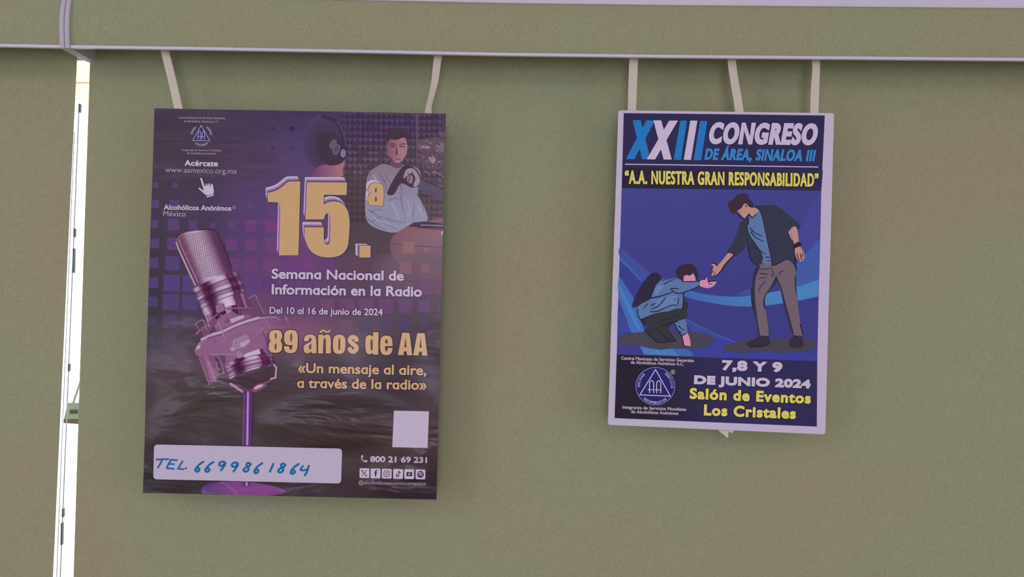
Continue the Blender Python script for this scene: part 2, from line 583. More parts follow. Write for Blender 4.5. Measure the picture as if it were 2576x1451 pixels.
ribbon('slanting cream ribbon above the top left corner of the purple poster', [(402, 423, 116), (404, 425, 128), (422, 443, 200), (438, 459, 272), (444, 466, 300)])
ribbon('twisted cream ribbon above the top right corner of the purple poster', [(1093, 1114, 128), (1091, 1111, 146), (1085, 1103, 205), (1075, 1089, 255), (1070, 1084, 272), (1068, 1086, 285), (1066, 1088, 310)])
ribbon('straight cream ribbon, leftmost of the three above the blue congress poster', [(1584, 1605, 138), (1583, 1605, 152), (1581, 1603, 200), (1579, 1600, 280), (1578, 1599, 305)])
ribbon('bent cream ribbon, middle one of the three above the blue congress poster', [(1829, 1850, 140), (1828, 1850, 160), (1831, 1852, 185), (1841, 1861, 220), (1851, 1873, 280), (1854, 1876, 320), (1850, 1872, 600), (1826, 1846, 1062)],
       extra=[[(1807, 1060), (1834, 1060), (1832, 1099), (1829, 1101), (1822, 1094), (1808, 1084)], [(1826, 1060), (1850, 1060), (1847, 1083), (1842, 1089), (1833, 1086)]])
ribbon('straight cream ribbon, rightmost of the three above the blue congress poster', [(2041, 2062, 140), (2043, 2063, 156), (2044, 2063, 170), (2040, 2061, 220), (2038, 2059, 284), (2037, 2058, 310)])
#@@ART
# ------------------------------------------------------------------ printed sheets
class Sheet:
    """A paper sheet hanging in the plane y = 0, gently waved; ink shapes are laid on it in layers.
    All outlines are measured on the sheet in 1/1600 m units (x right, y down)."""
    CELL = 0.025
    STEP = 0.00003

    def __init__(self, root, material, wave, seed, gloss):
        self.root, self.mat, self.gloss = root, material, gloss   # gloss: light the ink's own sheen adds (linear)
        self.o = root.location.copy()
        rs = np.random.RandomState(seed)
        self.gx = np.arange(-0.6, 0.6 + 1e-9, self.CELL)       # local x lattice
        self.gz = np.arange(-0.9, 0.3 + 1e-9, self.CELL)
        ax, az = wave
        self.fx = ax * np.sin(self.gx * 9 + rs.rand() * 6) + 0.3 * ax * np.sin(self.gx * 21 + rs.rand() * 6)
        self.fz = (az * np.sin(self.gz * 11 + rs.rand() * 6) + 0.45 * az * np.sin(self.gz * 27 + rs.rand() * 6)) * np.clip(-self.gz / .25 + .15, .15, 1)
        self.layers = []          # (x0, z0, x1, z1, layer)
        self.batches = {}         # part name -> list of (tris, cols, layer)
        self.top = 0
        self.bounds = None
        self.flat = {}            # parts printed on a stiffer, uncreased stock

    def loc(self, px, py):
        p = PX(px, py, 0.0)
        return p.x - self.o.x, p.z - self.o.z

    def locs(self, P):
        P = np.asarray(P, float)
        a, b = (P[:, 0] - CX) / PPM, (CY - P[:, 1]) / PPM
        return np.stack([a * CR - b * SR - self.o.x, ZC + a * SR + b * CR - self.o.z], 1)

    def layer_for(self, L, fixed=None):
        x0, z0 = L.min(0)
        x1, z1 = L.max(0)
        lay = 1
        for (a, b, c, d, l) in self.layers:
            if l >= lay and a < x1 and c > x0 and b < z1 and d > z0:
                lay = l + 1
        if fixed is not None:
            lay = fixed
        self.layers.append((x0, z0, x1, z1, lay))
        self.top = max(self.top, lay)
        return lay

    @staticmethod
    def cut(poly, axis, lines, out, lo=None):
        v = [p[axis] for p in poly]
        a, b = min(v), max(v)
        i = np.searchsorted(lines, a + 1e-7)
        if i >= len(lines) or lines[i] >= b - 1e-7:
            out.append(poly)
            return
        c = lines[i]
        left, right = [], []
        n = len(poly)
        for k in range(n):
            p, q = poly[k], poly[(k + 1) % n]
            if p[axis] <= c:
                left.append(p)
            if p[axis] >= c:
                right.append(p)
            if (p[axis] - c) * (q[axis] - c) < 0:
                t = (c - p[axis]) / (q[axis] - p[axis])
                m = (p[0] + (q[0] - p[0]) * t, p[1] + (q[1] - p[1]) * t)
                if axis == 0:
                    m = (c, m[1])
                else:
                    m = (m[0], c)
                left.append(m)
                right.append(m)
        if len(left) > 2:
            out.append(left)
        if len(right) > 2:
            Sheet.cut(right, axis, lines, out)

    def add(self, part, tris, col, fixed=None, fine=None):
        """tris: (n,3,2) in sheet units; col: rgb or function of (x, y) arrays -> (n,3)"""
        tris = np.asarray(tris, float)
        if len(tris) == 0:
            return
        if self.bounds is not None:          # ink stops at the edge of the sheet
            tris = tris.copy()
            lo, hi, t0, t1 = self.bounds(tris[..., 0], tris[..., 1])
            tris[..., 0] = np.clip(tris[..., 0], lo, hi)
            tris[..., 1] = np.clip(tris[..., 1], t0, t1)
            ar = (tris[:, 1, 0] - tris[:, 0, 0]) * (tris[:, 2, 1] - tris[:, 0, 1]) - (tris[:, 2, 0] - tris[:, 0, 0]) * (tris[:, 1, 1] - tris[:, 0, 1])
            tris = tris[np.abs(ar) > 1e-6]
            if len(tris) == 0:
                return
        L = self.locs(tris.reshape(-1, 2)).reshape(-1, 3, 2)
        lay = self.layer_for(L.reshape(-1, 2), fixed)
        gx, gz = (self.gx, self.gz)
        if fine:
            gx = np.unique(np.concatenate([gx] + [gx[:-1] + self.CELL * k / fine for k in range(1, fine)]))
            gz = np.unique(np.concatenate([gz] + [gz[:-1] + self.CELL * k / fine for k in range(1, fine)]))
        polys = []
        for t in L:
            p0 = [tuple(q) for q in t]
            s1 = []
            Sheet.cut(p0, 0, gx, s1)
            for s in s1:
                Sheet.cut(s, 1, gz, polys)
        self.batches.setdefault(part, []).append((polys, col, lay))

    # ---- shapes
    def poly(self, part, loops, col, fixed=None, fine=None):
        if not hasattr(loops[0][0], '__len__'):
            loops = [loops]
        vs = [[Vector((p[0], p[1], 0)) for p in l] for l in loops]
        flat = [p for l in loops for p in l]
        tr = tessellate_polygon(vs)
        self.add(part, [[flat[i] for i in t] for t in tr], col, fixed, fine)

    def stroke(self, part, pts, w, col, closed=False, w1=None, cap=True):
        pts = [np.array(p, float) for p in pts]
        n = len(pts)
        tris = []
        ws = np.linspace(w, w if w1 is None else w1, n)
        nor = []
        for i in range(n):
            a = pts[i - 1] if (i > 0 or closed) else pts[i]
            b = pts[(i + 1) % n] if (i < n - 1 or closed) else pts[i]
            d1, d2 = pts[i] - a, b - pts[i]
            l1, l2 = np.hypot(*d1), np.hypot(*d2)
            d1 = d1 / l1 if l1 > 1e-9 else d2 / max(l2, 1e-9)
            d2 = d2 / l2 if l2 > 1e-9 else d1
            m = d1 + d2
            lm = np.hypot(*m)
            m = m / lm if lm > 1e-6 else d1
            c = max(0.5, abs(m @ d1))
            nor.append(np.array([-m[1], m[0]]) / c)
        for i in range(n if closed else n - 1):
            j = (i + 1) % n
            a0, a1 = pts[i] - nor[i] * ws[i] / 2, pts[i] + nor[i] * ws[i] / 2
            b0, b1 = pts[j] - nor[j] * ws[j] / 2, pts[j] + nor[j] * ws[j] / 2
            tris += [(a0, b0, b1), (a0, b1, a1)]
        if cap and not closed:
            for i in (0, n - 1):
                r = ws[i] / 2
                for k in range(8):
                    t0, t1 = k * math.pi / 4, (k + 1) * math.pi / 4
                    tris.append((pts[i], pts[i] + r * np.array([math.cos(t0), math.sin(t0)]), pts[i] + r * np.array([math.cos(t1), math.sin(t1)])))
        self.add(part, tris, col)

    def ellipse(self, part, cx, cy, rx, ry, col, rot=0, n=32, inner=0.0):
        ts = [2 * math.pi * k / n for k in range(n)]
        c, s = math.cos(rot), math.sin(rot)
        def P(t, f):
            x, y = rx * f * math.cos(t), ry * f * math.sin(t)
            return (cx + x * c - y * s, cy + x * s + y * c)
        tris = []
        for k in range(n):
            a, b = ts[k], ts[(k + 1) % n]
            if inner > 0:
                tris += [(P(a, inner), P(a, 1), P(b, 1)), (P(a, inner), P(b, 1), P(b, inner))]
            else:
                tris.append(((cx, cy), P(a, 1), P(b, 1)))
        self.add(part, tris, col)

    def quad(self, part, q, col, **kw):
        self.add(part, [(q[0], q[1], q[2]), (q[0], q[2], q[3])], col, **kw)

    def rrect(self, part, q, r, col):
        """rounded quad; q = 4 corners in order, r radius"""
        out = []
        q = [np.array(p, float) for p in q]
        for i in range(4):
            p, a, b = q[i], q[i - 1], q[(i + 1) % 4]
            da, db = (a - p) / np.hypot(*(a - p)), (b - p) / np.hypot(*(b - p))
            s, e = p + da * r, p + db * r
            for k in range(6):
                t = k / 5
                out.append(tuple((1 - t) ** 2 * s + 2 * t * (1 - t) * p + t * t * e))
        self.poly(part, out, col)

    def finish(self):
        fx = lambda x: np.interp(x, self.gx, self.fx)
        fz = lambda z: np.interp(z, self.gz, self.fz)
        dfx = lambda x: np.interp(x, self.gx, np.gradient(self.fx, self.CELL))
        dfz = lambda z: np.interp(z, self.gz, np.gradient(self.fz, self.CELL))
        self.fxf, self.fzf = fx, fz
        for part, items in self.batches.items():
            V, F, C_ = [], [], []
            for polys, col, lay in items:
                n0 = len(V)
                pts = [p for q in polys for p in q]
                k = n0
                for q in polys:
                    a = sum(q[i][0] * q[(i + 1) % len(q)][1] - q[(i + 1) % len(q)][0] * q[i][1] for i in range(len(q)))
                    idx = list(range(k, k + len(q)))
                    k += len(q)
                    if abs(a) < 1e-13:
                        continue
                    # front of the sheet faces the room (-y)
                    F.append(idx if a > 0 else idx[::-1])
                A = np.array(pts)
                if callable(col):
                    X, Z = A[:, 0] + self.o.x, A[:, 1] + self.o.z - ZC
                    px = (X * CR + Z * SR) * PPM + CX
                    py = CY - (-X * SR + Z * CR) * PPM
                    rgb = col(px, py)
                else:
                    rgb = np.tile(np.array(col, float), (len(A), 1))
                lin = np.clip((s2l(rgb) - self.gloss) / EREF, 0.002, 0.95)
                C_.append(np.concatenate([lin, np.ones((len(lin), 1))], 1))
                # every facet of ink lies a few microns apart, so that overlapping strokes never share a plane
                jit = np.concatenate([np.full(len(q), v) for q, v in zip(polys, np.random.RandomState(len(V)).rand(len(polys)) * self.STEP * .7)]) if len(polys) < 40000 and not callable(col) else 0
                y = fx(A[:, 0]) + fz(A[:, 1]) - lay * self.STEP - jit
                V += [(a[0], yy, a[1]) for a, yy in zip(A, y)]
            me = bpy.data.meshes.new(part)
            me.from_pydata(V, [], F)
            ca = me.color_attributes.new('ink', 'FLOAT_COLOR', 'POINT')
            ca.data.foreach_set('color', np.concatenate(C_).astype(np.float32).ravel())
            me.materials.append(self.flat.get(part, self.mat))
            me.polygons.foreach_set('use_smooth', [True] * len(me.polygons))
            VA = np.array(V)
            N = np.stack([dfx(VA[:, 0]), -np.ones(len(VA)), dfz(VA[:, 2])], 1)
            N /= np.linalg.norm(N, axis=1)[:, None]
            me.update()
            me.normals_split_custom_set_from_vertices(N.tolist())
            link(part, me, self.root)

    def paper(self, corners, rgb, thick, round_=0.0):
        """the sheet itself: front and back skins joined by a rim, following the wave"""
        q = [np.array(c, float) for c in corners]
        us = [0, .006] + list(np.linspace(.04, .96, 24)) + [.994, 1]
        vs = [0, .004] + list(np.linspace(.03, .97, 32)) + [.996, 1]
        nx, nz = len(us) - 1, len(vs) - 1
        fx = lambda x: np.interp(x, self.gx, self.fx)
        fz = lambda z: np.interp(z, self.gz, self.fz)
        V, F = [], []
        for s in (0, 1):
            for j in range(nz + 1):
                v = vs[j]
                for i in range(nx + 1):
                    u = us[i]
                    uu, vv = u, v
                    if round_:
                        # soften the four corners a little
                        if i in (0, nx) and j in (0, nz):
                            uu = abs(u - round_)
                            vv = abs(v - round_ * .7)
                    p = (1 - vv) * ((1 - uu) * q[0] + uu * q[1]) + vv * ((1 - uu) * q[3] + uu * q[2])
                    x, z = self.loc(p[0], p[1])
                    V.append((x, fx(x) + fz(z) + s * thick + 0.00006, z))
        n = (nx + 1) * (nz + 1)
        for j in range(nz):
            for i in range(nx):
                a = j * (nx + 1) + i
                F.append((a, a + nx + 1, a + nx + 2, a + 1))
                F.append((n + a, n + a + 1, n + a + nx + 2, n + a + nx + 1))
        for j in range(nz):
            for i in (0, nx):
                a = j * (nx + 1) + i
                F.append((a, n + a, n + a + nx + 1, a + nx + 1))
        for i in range(nx):
            for j in (0, nz):
                a = j * (nx + 1) + i
                F.append((a, a + 1, n + a + 1, n + a))
        me = bpy.data.meshes.new('paper')
        me.from_pydata(V, [], F)
        ca = me.color_attributes.new('ink', 'FLOAT_COLOR', 'POINT')
        ca.data.foreach_set('color', np.tile(np.append(np.clip((s2l(rgb) - self.gloss) / EREF, 0.002, .95), 1).astype(np.float32), len(V)))
        me.materials.append(self.mat)
        me.update()
        link('paper', me, self.root)

_text_cache = {}
def single_storey(s, uq, tris, space):
    """the letters marked in s are set as a d whose stem stops at the x-height: a single-storey a"""
    xh = text_geo('x')[0][:, 1].max() * 1.02
    spans = []
    for k, ch in enumerate(s):
        if ch == 'ɑ':
            pre = s[:k].replace('ɑ', 'd').rstrip()
            lo = text_geo(pre, space)[0][:, 0].max() if pre else -9
            hi = text_geo(s[:k + 1].replace('ɑ', 'd'), space)[0][:, 0].max()
            spans.append((lo + 1e-3, hi + 1e-3))
    out = []
    for t in tris:
        p = [tuple(uq[i]) for i in t]
        mx = sum(q[0] for q in p) / 3
        if any(lo < mx < hi for lo, hi in spans) and max(q[1] for q in p) > xh:
            r = []
            for a, b in zip(p, p[1:] + p[:1]):
                if a[1] <= xh:
                    r.append(a)
                if (a[1] - xh) * (b[1] - xh) < 0:
                    f = (xh - a[1]) / (b[1] - a[1])
                    r.append((a[0] + (b[0] - a[0]) * f, xh))
            p = r
        for i in range(1, len(p) - 1):
            out.append((p[0], p[i], p[i + 1]))
    key, pts, T = {}, [], []
    for t in out:
        ids = []
        for q in t:
            kk = (round(q[0], 5), round(q[1], 5))
            if kk not in key:
                key[kk] = len(pts)
                pts.append(q)
            ids.append(key[kk])
        if len(set(ids)) == 3:
            T.append(tuple(ids))
    ed = {(t[i], t[(i + 1) % 3]) for t in T for i in range(3)}
    return np.array(pts), np.array(T), [e for e in ed if (e[1], e[0]) not in ed]

def text_geo(s, space=1.0):
    """glyph outlines of the built-in font: triangles and outward boundary strips"""
    key = (s, space)
    if key in _text_cache:
        return _text_cache[key]
    c = bpy.data.curves.new('lettering', 'FONT')
    c.body = s.replace('ɑ', 'd')
    c.resolution_u = 6
    c.space_character = space
    o = bpy.data.objects.new('lettering', c)
    COL.objects.link(o)
    bpy.context.view_layer.update()
    me = bpy.data.meshes.new_from_object(o)
    bpy.data.objects.remove(o)
    bpy.data.curves.remove(c)
    n = len(me.vertices)
    co = np.empty(n * 3)
    me.vertices.foreach_get('co', co)
    co = co.reshape(-1, 3)[:, :2]
    key2 = {}
    mp = []
    uq = []
    for p in co:
        k = (round(p[0], 5), round(p[1], 5))
        if k not in key2:
            key2[k] = len(uq)
            uq.append(p)
        mp.append(key2[k])
    uq = np.array(uq)
    tris = []
    for p in me.polygons:
        v = [mp[i] for i in p.vertices]
        for i in range(1, len(v) - 1):
            t = (v[0], v[i], v[i + 1])
            a, b, c_ = uq[t[0]], uq[t[1]], uq[t[2]]
            ar = (b[0] - a[0]) * (c_[1] - a[1]) - (c_[0] - a[0]) * (b[1] - a[1])
            if abs(ar) < 1e-10:
                continue
            tris.append(t if ar > 0 else (t[0], t[2], t[1]))
    bpy.data.meshes.remove(me)
    ed = {}
    for t in tris:
        for i in range(3):
            ed[(t[i], t[(i + 1) % 3])] = ed.get((t[i], t[(i + 1) % 3]), 0) + 1
    bd = [e for e in ed if (e[1], e[0]) not in ed]
    if 'ɑ' in s:
        uq, tris, bd = single_storey(s, uq, tris, space)
    _text_cache[key] = (uq, np.array(tris), bd)
    return _text_cache[key]

CAPH = None
def text(sh, part, s, x0, y0, x1, y1, cap, col, bold=0.0, shear=0.0, halo=None, halo_w=1.5, space=1.0, xform=None, cap_ref='H'):
    """write s with its baseline from (x0, y0) to (x1, y1), capitals `cap` high; bold and halo are extra outline widths"""
    global CAPH
    uq, tris, bd = text_geo(s, space)
    if CAPH is None:
        CAPH = text_geo('H')[0][:, 1].max()
    mnx, mxx = uq[:, 0].min(), uq[:, 0].max()
    ln = math.hypot(x1 - x0, y1 - y0)
    ux, uy = (x1 - x0) / ln, (y1 - y0) / ln
    b = bold
    sx = (ln - 2 * b - abs(shear) * cap * 0) / (mxx - mnx)
    sy = (cap - 2 * b) / CAPH
    X = (uq[:, 0] - mnx) * sx + b
    Y = uq[:, 1] * sy + b
    def place(X, Y):
        if xform is not None:
            return xform(X, Y)
        X = X + shear * Y
        return np.stack([x0 + ux * X + uy * Y, y0 + uy * X - ux * Y], -1)
    P = np.stack([X, Y], 1)
    # outward miter offsets at boundary vertices
    if bd and (bold > 0 or halo is not None):
        nrm = np.zeros_like(P)
        per = {}
        for (i, j) in bd:
            d = P[j] - P[i]
            l = math.hypot(*d)
            if l < 1e-9:
                continue
            nn = np.array([d[1], -d[0]]) / l
            per.setdefault(i, []).append(nn)
            per.setdefault(j, []).append(nn)
        for i, ns in per.items():
            m = sum(ns)
            l = math.hypot(*m)
            if l < 1e-6:
                nrm[i] = ns[0]
                continue
            m = m / l
            c = max(0.6, min(abs(m @ k) for k in ns))
            nrm[i] = m / c
    def build(w):
        Q = [place(P[t, 0], P[t, 1]) for t in tris]
        T = [q for q in Q]
        if w > 0:
            O = P + nrm * w
            PP, OO = place(P[:, 0], P[:, 1]), place(O[:, 0], O[:, 1])
            for (i, j) in bd:
                T.append(np.array([PP[i], OO[i], OO[j]]))
                T.append(np.array([PP[i], OO[j], PP[j]]))
        return T
    if halo is not None:
        sh.add(part, build(bold + halo_w), halo)
    sh.add(part, build(bold), col)

def spl(pts, n=4, closed=True):
    """Catmull-Rom smoothing of an outline"""
    pts = [np.array(p, float) for p in pts]
    N = len(pts)
    out = []
    for i in range(N if closed else N - 1):
        p0 = pts[i - 1] if (closed or i > 0) else pts[i]
        p1 = pts[i]
        p2 = pts[(i + 1) % N]
        p3 = pts[(i + 2) % N] if (closed or i + 2 < N) else p2
        for k in range(n):
            t = k / n
            out.append(tuple(0.5 * ((2 * p1) + (-p0 + p2) * t + (2 * p0 - 5 * p1 + 4 * p2 - p3) * t * t + (-p0 + 3 * p1 - 3 * p2 + p3) * t ** 3)))
    if not closed:
        out.append(tuple(pts[-1]))
    return out

def Z(ox, oy, sc):
    """enlarged-drawing coordinates -> sheet units"""
    def f(*pts):
        return [(ox + x / sc, oy + y / sc) for x, y in pts]
    return f

def mixc(a, b, t):
    return tuple(np.array(a, float) * (1 - t) + np.array(b, float) * t)

def rounded(pts, it=2, lim=62):
    """soften the shallow corners of an outline and keep its sharp ones"""
    pts = [np.array(p, float) for p in pts]
    for _ in range(it):
        out = []
        n = len(pts)
        for i in range(n):
            a, p, b = pts[i - 1], pts[i], pts[(i + 1) % n]
            d1, d2 = p - a, b - p
            c = (d1 @ d2) / max(1e-9, np.hypot(*d1) * np.hypot(*d2))
            if math.degrees(math.acos(max(-1, min(1, c)))) < lim:
                out += [p - d1 * .25, p + d2 * .25]
            else:
                out.append(p)
        pts = out
    return [tuple(p) for p in pts]

# ------------------------------------------------------------------ the purple radio week poster
M_PRINT1 = print_mat('glossy poster print', 0.3, 0.42, 0.034)
r1 = empty('poster', PX(754, 279, 0.0), 'large purple poster with a studio microphone and the gold 15.ª, hanging on the left', 'poster')
S1 = Sheet(r1, M_PRINT1, (0.0006, 0.0010), 3, 0.017)
C1 = [(388, 272), (1121.5, 286), (1098, 1256.5), (358.5, 1240)]
S1.paper(C1, (60, 52, 66), 0.0003)

bx_ = np.array([360, 500, 620, 750, 900, 1120.])
by_ = np.array([270, 400, 500, 600, 680, 760, 840, 920, 1000, 1100, 1260.])
BG = np.array([
    [(64, 54, 74), (66, 54, 80), (62, 52, 84), (64, 54, 94), (70, 56, 88), (66, 50, 74)],
    [(70, 58, 78), (69, 58, 80), (72, 60, 92), (78, 64, 116), (84, 64, 98), (92, 72, 88)],
    [(66, 57, 80), (70, 60, 88), (84, 66, 118), (90, 66, 126), (80, 66, 80), (82, 68, 74)],
    [(64, 56, 76), (72, 60, 92), (86, 64, 120), (106, 66, 132), (80, 66, 84), (112, 82, 94)],
    [(62, 55, 72), (70, 58, 88), (92, 68, 120), (102, 68, 128), (92, 70, 98), (106, 80, 98)],
    [(60, 54, 72), (72, 60, 92), (104, 70, 118), (98, 68, 120), (86, 66, 92), (78, 64, 82)],
    [(62, 56, 70), (76, 62, 84), (124, 82, 124), (118, 82, 120), (94, 74, 100), (70, 60, 74)],
    [(80, 68, 84), (82, 68, 86), (86, 72, 88), (82, 68, 86), (74, 64, 80), (66, 57, 72)],
    [(76, 66, 76), (78, 68, 76), (74, 64, 74), (74, 63, 74), (72, 62, 74), (70, 59, 72)],
    [(64, 57, 66), (68, 60, 70), (70, 61, 70), (74, 63, 72), (76, 64, 72), (76, 61, 70)],
    [(60, 55, 63), (58, 52, 62), (60, 52, 64), (64, 54, 66), (64, 54, 64), (54, 46, 58)]], float)
BG[..., 2] *= .89
BG[6, 2:4, 0] += 6
BG[1, 2:4, 0] += 4
def bgcol(x, y):
    x, y = np.asarray(x, float), np.asarray(y, float)
    i = np.clip(np.searchsorted(bx_, x) - 1, 0, len(bx_) - 2)
    j = np.clip(np.searchsorted(by_, y) - 1, 0, len(by_) - 2)
    u = np.clip((x - bx_[i]) / (bx_[i + 1] - bx_[i]), 0, 1)
    v = np.clip((y - by_[j]) / (by_[j + 1] - by_[j]), 0, 1)
    u, v = (u * u * (3 - 2 * u))[..., None], (v * v * (3 - 2 * v))[..., None]
    return (BG[j, i] * (1 - u) + BG[j, i + 1] * u) * (1 - v) + (BG[j + 1, i] * (1 - u) + BG[j + 1, i + 1] * u) * v
M_FLAT = print_mat('stiff panel print', 0.4, 0.35, 0.0005)
S1.flat = {k: M_FLAT for k in ('writing_panel', 'handwriting', 'blank_panel', 'icon')}
S1.bounds = lambda x, y: (388 - 29.5 * (y - 272) / 968, 1121.5 - 23.5 * (y - 286) / 970.5, 272 + 14 * (x - 388) / 733.5, 1240 + 16.5 * (x - 358.5) / 739.5)
B = 'printed_background'
S1.quad(B, [C1[0], C1[1], C1[2], C1[3]], bgcol, fine=3)

def inside1(x, y):
    v = (y - 276) / 970
    return 388 - 29 * v + 1.0, 1121 - 23 * v - 1.0
# half-tone squares
def square(x, y, s, c, alpha=1.0):
    h = s / 2
    lo, hi = inside1(x, y)
    a, b = max(x - h, lo), min(x + h, hi)
    if b - a < 2:
        return
    k = 0.018
    base = bgcol(np.array([x]), np.array([y]))[0]
    c = (c[0] + 1, c[1], c[2] * .89)
    S1.quad(B, [(a, y - h + k * (a - x)), (b, y - h + k * (b - x)), (b, y + h + k * (b - x)), (a, y + h + k * (a - x))], mixc(base, c, alpha))
PB, PP_, PM = (86, 68, 132), (94, 66, 132), (108, 66, 130)
rows = {
    415: [(391, 9, (66, 62, 108))],
    466: [(391, 14, PB), (440, 14, PB)],
    514: [(390, 20, PB), (438, 24, (90, 60, 128)), (487, 8, (76, 60, 104)), (630, 17, (92, 68, 128)), (678, 20, (92, 66, 130))],
    565: [(388, 20, PB), (437, 29, PP_), (485.5, 22, PP_), (534, 13, PP_), (583.7, 19, (92, 70, 128)), (631, 28, PM), (682, 30, (116, 62, 128))],
    613: [(388, 25, PB), (436, 31, PP_), (582, 28, PM), (632, 30, (110, 66, 126)), (684, 31, (106, 66, 126))],
    662: [(386, 25, PB), (433.5, 36, (84, 66, 134)), (590, 30, PM), (631, 35, (104, 66, 128)), (681, 37, PM), (729, 36, (104, 64, 132)), (775, 34, (112, 64, 132)), (825, 33, (104, 62, 130)), (922, 34, (88, 66, 88))],
    712: [(384, 27, (84, 66, 138)), (431.6, 41, (84, 66, 142)), (479.5, 40, (84, 66, 140)), (628, 41, (94, 64, 132)), (678, 41, (94, 62, 132)), (727, 40, (92, 62, 128)), (775, 38, (92, 62, 126)), (1029, 24, (104, 72, 110)), (1070, 36, (104, 66, 116)), (1114, 36, (104, 66, 114))],
    760: [(384, 26, (76, 68, 124)), (429.5, 40, (80, 68, 132)), (478.5, 39, (80, 68, 130)), (824, 36, (110, 72, 116)), (873, 37, (108, 66, 118)), (922, 37, (108, 66, 118)), (971, 36, (104, 66, 124)), (1020, 34, (100, 66, 126)), (1067, 30, (98, 66, 124)), (1114, 22, (98, 62, 110))],
    809: [(380, 22, (70, 62, 104)), (427.5, 34, (76, 66, 108)), (477, 33, (78, 68, 106)), (872, 32, (104, 76, 110)), (920, 30, (80, 68, 108)), (969, 29, (76, 66, 114)), (1019, 27, (76, 64, 116)), (1067, 17, (80, 64, 116))],
    857: [(378, 20, (70, 64, 92)), (426, 31, (76, 66, 94)), (475, 30, (76, 66, 92))],
    906: [(376, 16, (76, 66, 84)), (424, 28, (82, 70, 90)), (473, 28, (82, 70, 90))],
}
for yy, items in rows.items():
    for (x, s, c) in items:
        ry = yy + 0.018 * (x - 437) if x < 800 else yy + 10
        square(x, ry, s, c, 0.85)
for (x, y, s) in ((1028, 623, 29), (1072, 629, 11)):
    square(x, y, s, (146, 98, 112))
for (x, y, s) in ((1021, 674, 30), (1071, 676, 24)):
    square(x, y, s, (120, 82, 110))
for (x, y, r) in ((686, 323, 5), (735, 324, 7.5), (784, 325, 9), (686, 372, 6), (734, 372, 7), (784, 374, 8)):
    S1.ellipse(B, x, y, r, r, mixc(bgcol(np.array([x]), np.array([y]))[0], (44, 38, 80), .7 if y < 350 else .3), n=12)

# ---------- studio photograph printed at the top right
G = 'studio_picture'
z8 = Z(780, 270, 6.909)
z2 = Z(640, 270, 3.628)
rs = np.random.RandomState(5)
def fade(x):
    return float(np.clip((x - 845) / 30, 0, 1))
# dim wall and its foam pyramids
S1.quad(G, [(862, 282), (1120.5, 287), (1113, 640), (862, 640)],
        lambda x, y: np.array([mixc(bgcol(np.array([a]), np.array([b]))[0], mixc((68, 52, 78), (80, 66, 72), min(1, max(0, (b - 300) / 140))), fade(a)) for a, b in zip(x, y)]), fine=2)
PX_, PY_ = 13.2, 16.3
tri_sets = {}
for j in range(0, 20):
    for i in range(21):
        x = 846 + i * PX_ + (0 if i < 15 else 2)
        y = 282.5 + j * PY_ + 0.018 * (x - 860)
        if x + PX_ > 1119 or y < 273.5 + .018 * (x - 388) or y > 590:
            continue
        f = fade(x + 6)
        if f < 0.1:
            continue
        t = min(1, max(0, (y - 330) / 90))
        lite = mixc((86, 68, 98), (108, 88, 96), t)
        if 430 < y < 470:
            lite = (116, 92, 104)
        if 340 < y < 415 and x > 1050:
            lite = (128, 104, 112)
        if y > 470:
            lite = (92, 76, 80)
        if 840 < x < 920 and y > 430:
            lite = (84, 70, 72)
        dark = mixc((50, 38, 62), (62, 50, 56), t)
        mid = mixc((66, 52, 80), (80, 66, 72), t)
        jx, jy = rs.uniform(-1, 1, 2)
        c = (x + 9.5 + jx, y + 10.5 + jy)
        q = [(x, y), (x + PX_, y + .2), (x + PX_, y + PY_), (x, y + PY_)]
        base = bgcol(np.array([x]), np.array([y]))[0]
        for k, col in enumerate((lite if rs.rand() < .8 else mid, dark, mid, mixc(mid, dark, .5))):
            key = tuple(int(v / 4) * 4 for v in mixc(base, col, f * .85))
            tri_sets.setdefault(key, []).append((q[k], q[(k + 1) % 4], c))
first = S1.layer_for(S1.locs([(845, 282), (1120, 600)]))
for key, t in tri_sets.items():
    S1.add(G, t, key, fixed=first)
S1.layers = [l for l in S1.layers]
# pipe on the wall, shelf of clutter at the right
S1.quad(G, [(1046, 286), (1051, 286), (1051, 425), (1048, 425)], (104, 72, 90))
for pts, c in (((( 1055, 352), (1118, 348), (1119, 392), (1085, 400), (1056, 380)), (92, 74, 86)),
               (((1054, 366), (1082, 368), (1078, 374), (1066, 373), (1055, 369)), (150, 124, 134)),
               (((1060, 385), (1110, 388), (1118, 420), (1080, 425), (1060, 410)), (88, 72, 84)),
               (((1078, 394), (1090, 393), (1096, 402), (1090, 412), (1082, 405)), (146, 122, 130)),
               (((1104, 330), (1118, 334), (1117, 344), (1106, 342)), (96, 78, 90)),
               (((1100, 362), (1116, 360), (1116, 380), (1106, 384)), (120, 98, 106))):
    S1.poly(G, spl(pts, 3), c)
for _ in range(70):
    x, y = rs.uniform(1054, 1108), rs.uniform(345, 432)
    w, h = rs.uniform(2, 9), rs.uniform(1.2, 4)
    a = rs.uniform(-.3, .6)
    S1.poly(G, [(x, y), (x + w, y + a * w), (x + w * .7, y + h + a * w), (x - w * .1, y + h)], mixc((62, 50, 62), (146, 120, 128), rs.rand() ** 1.6))
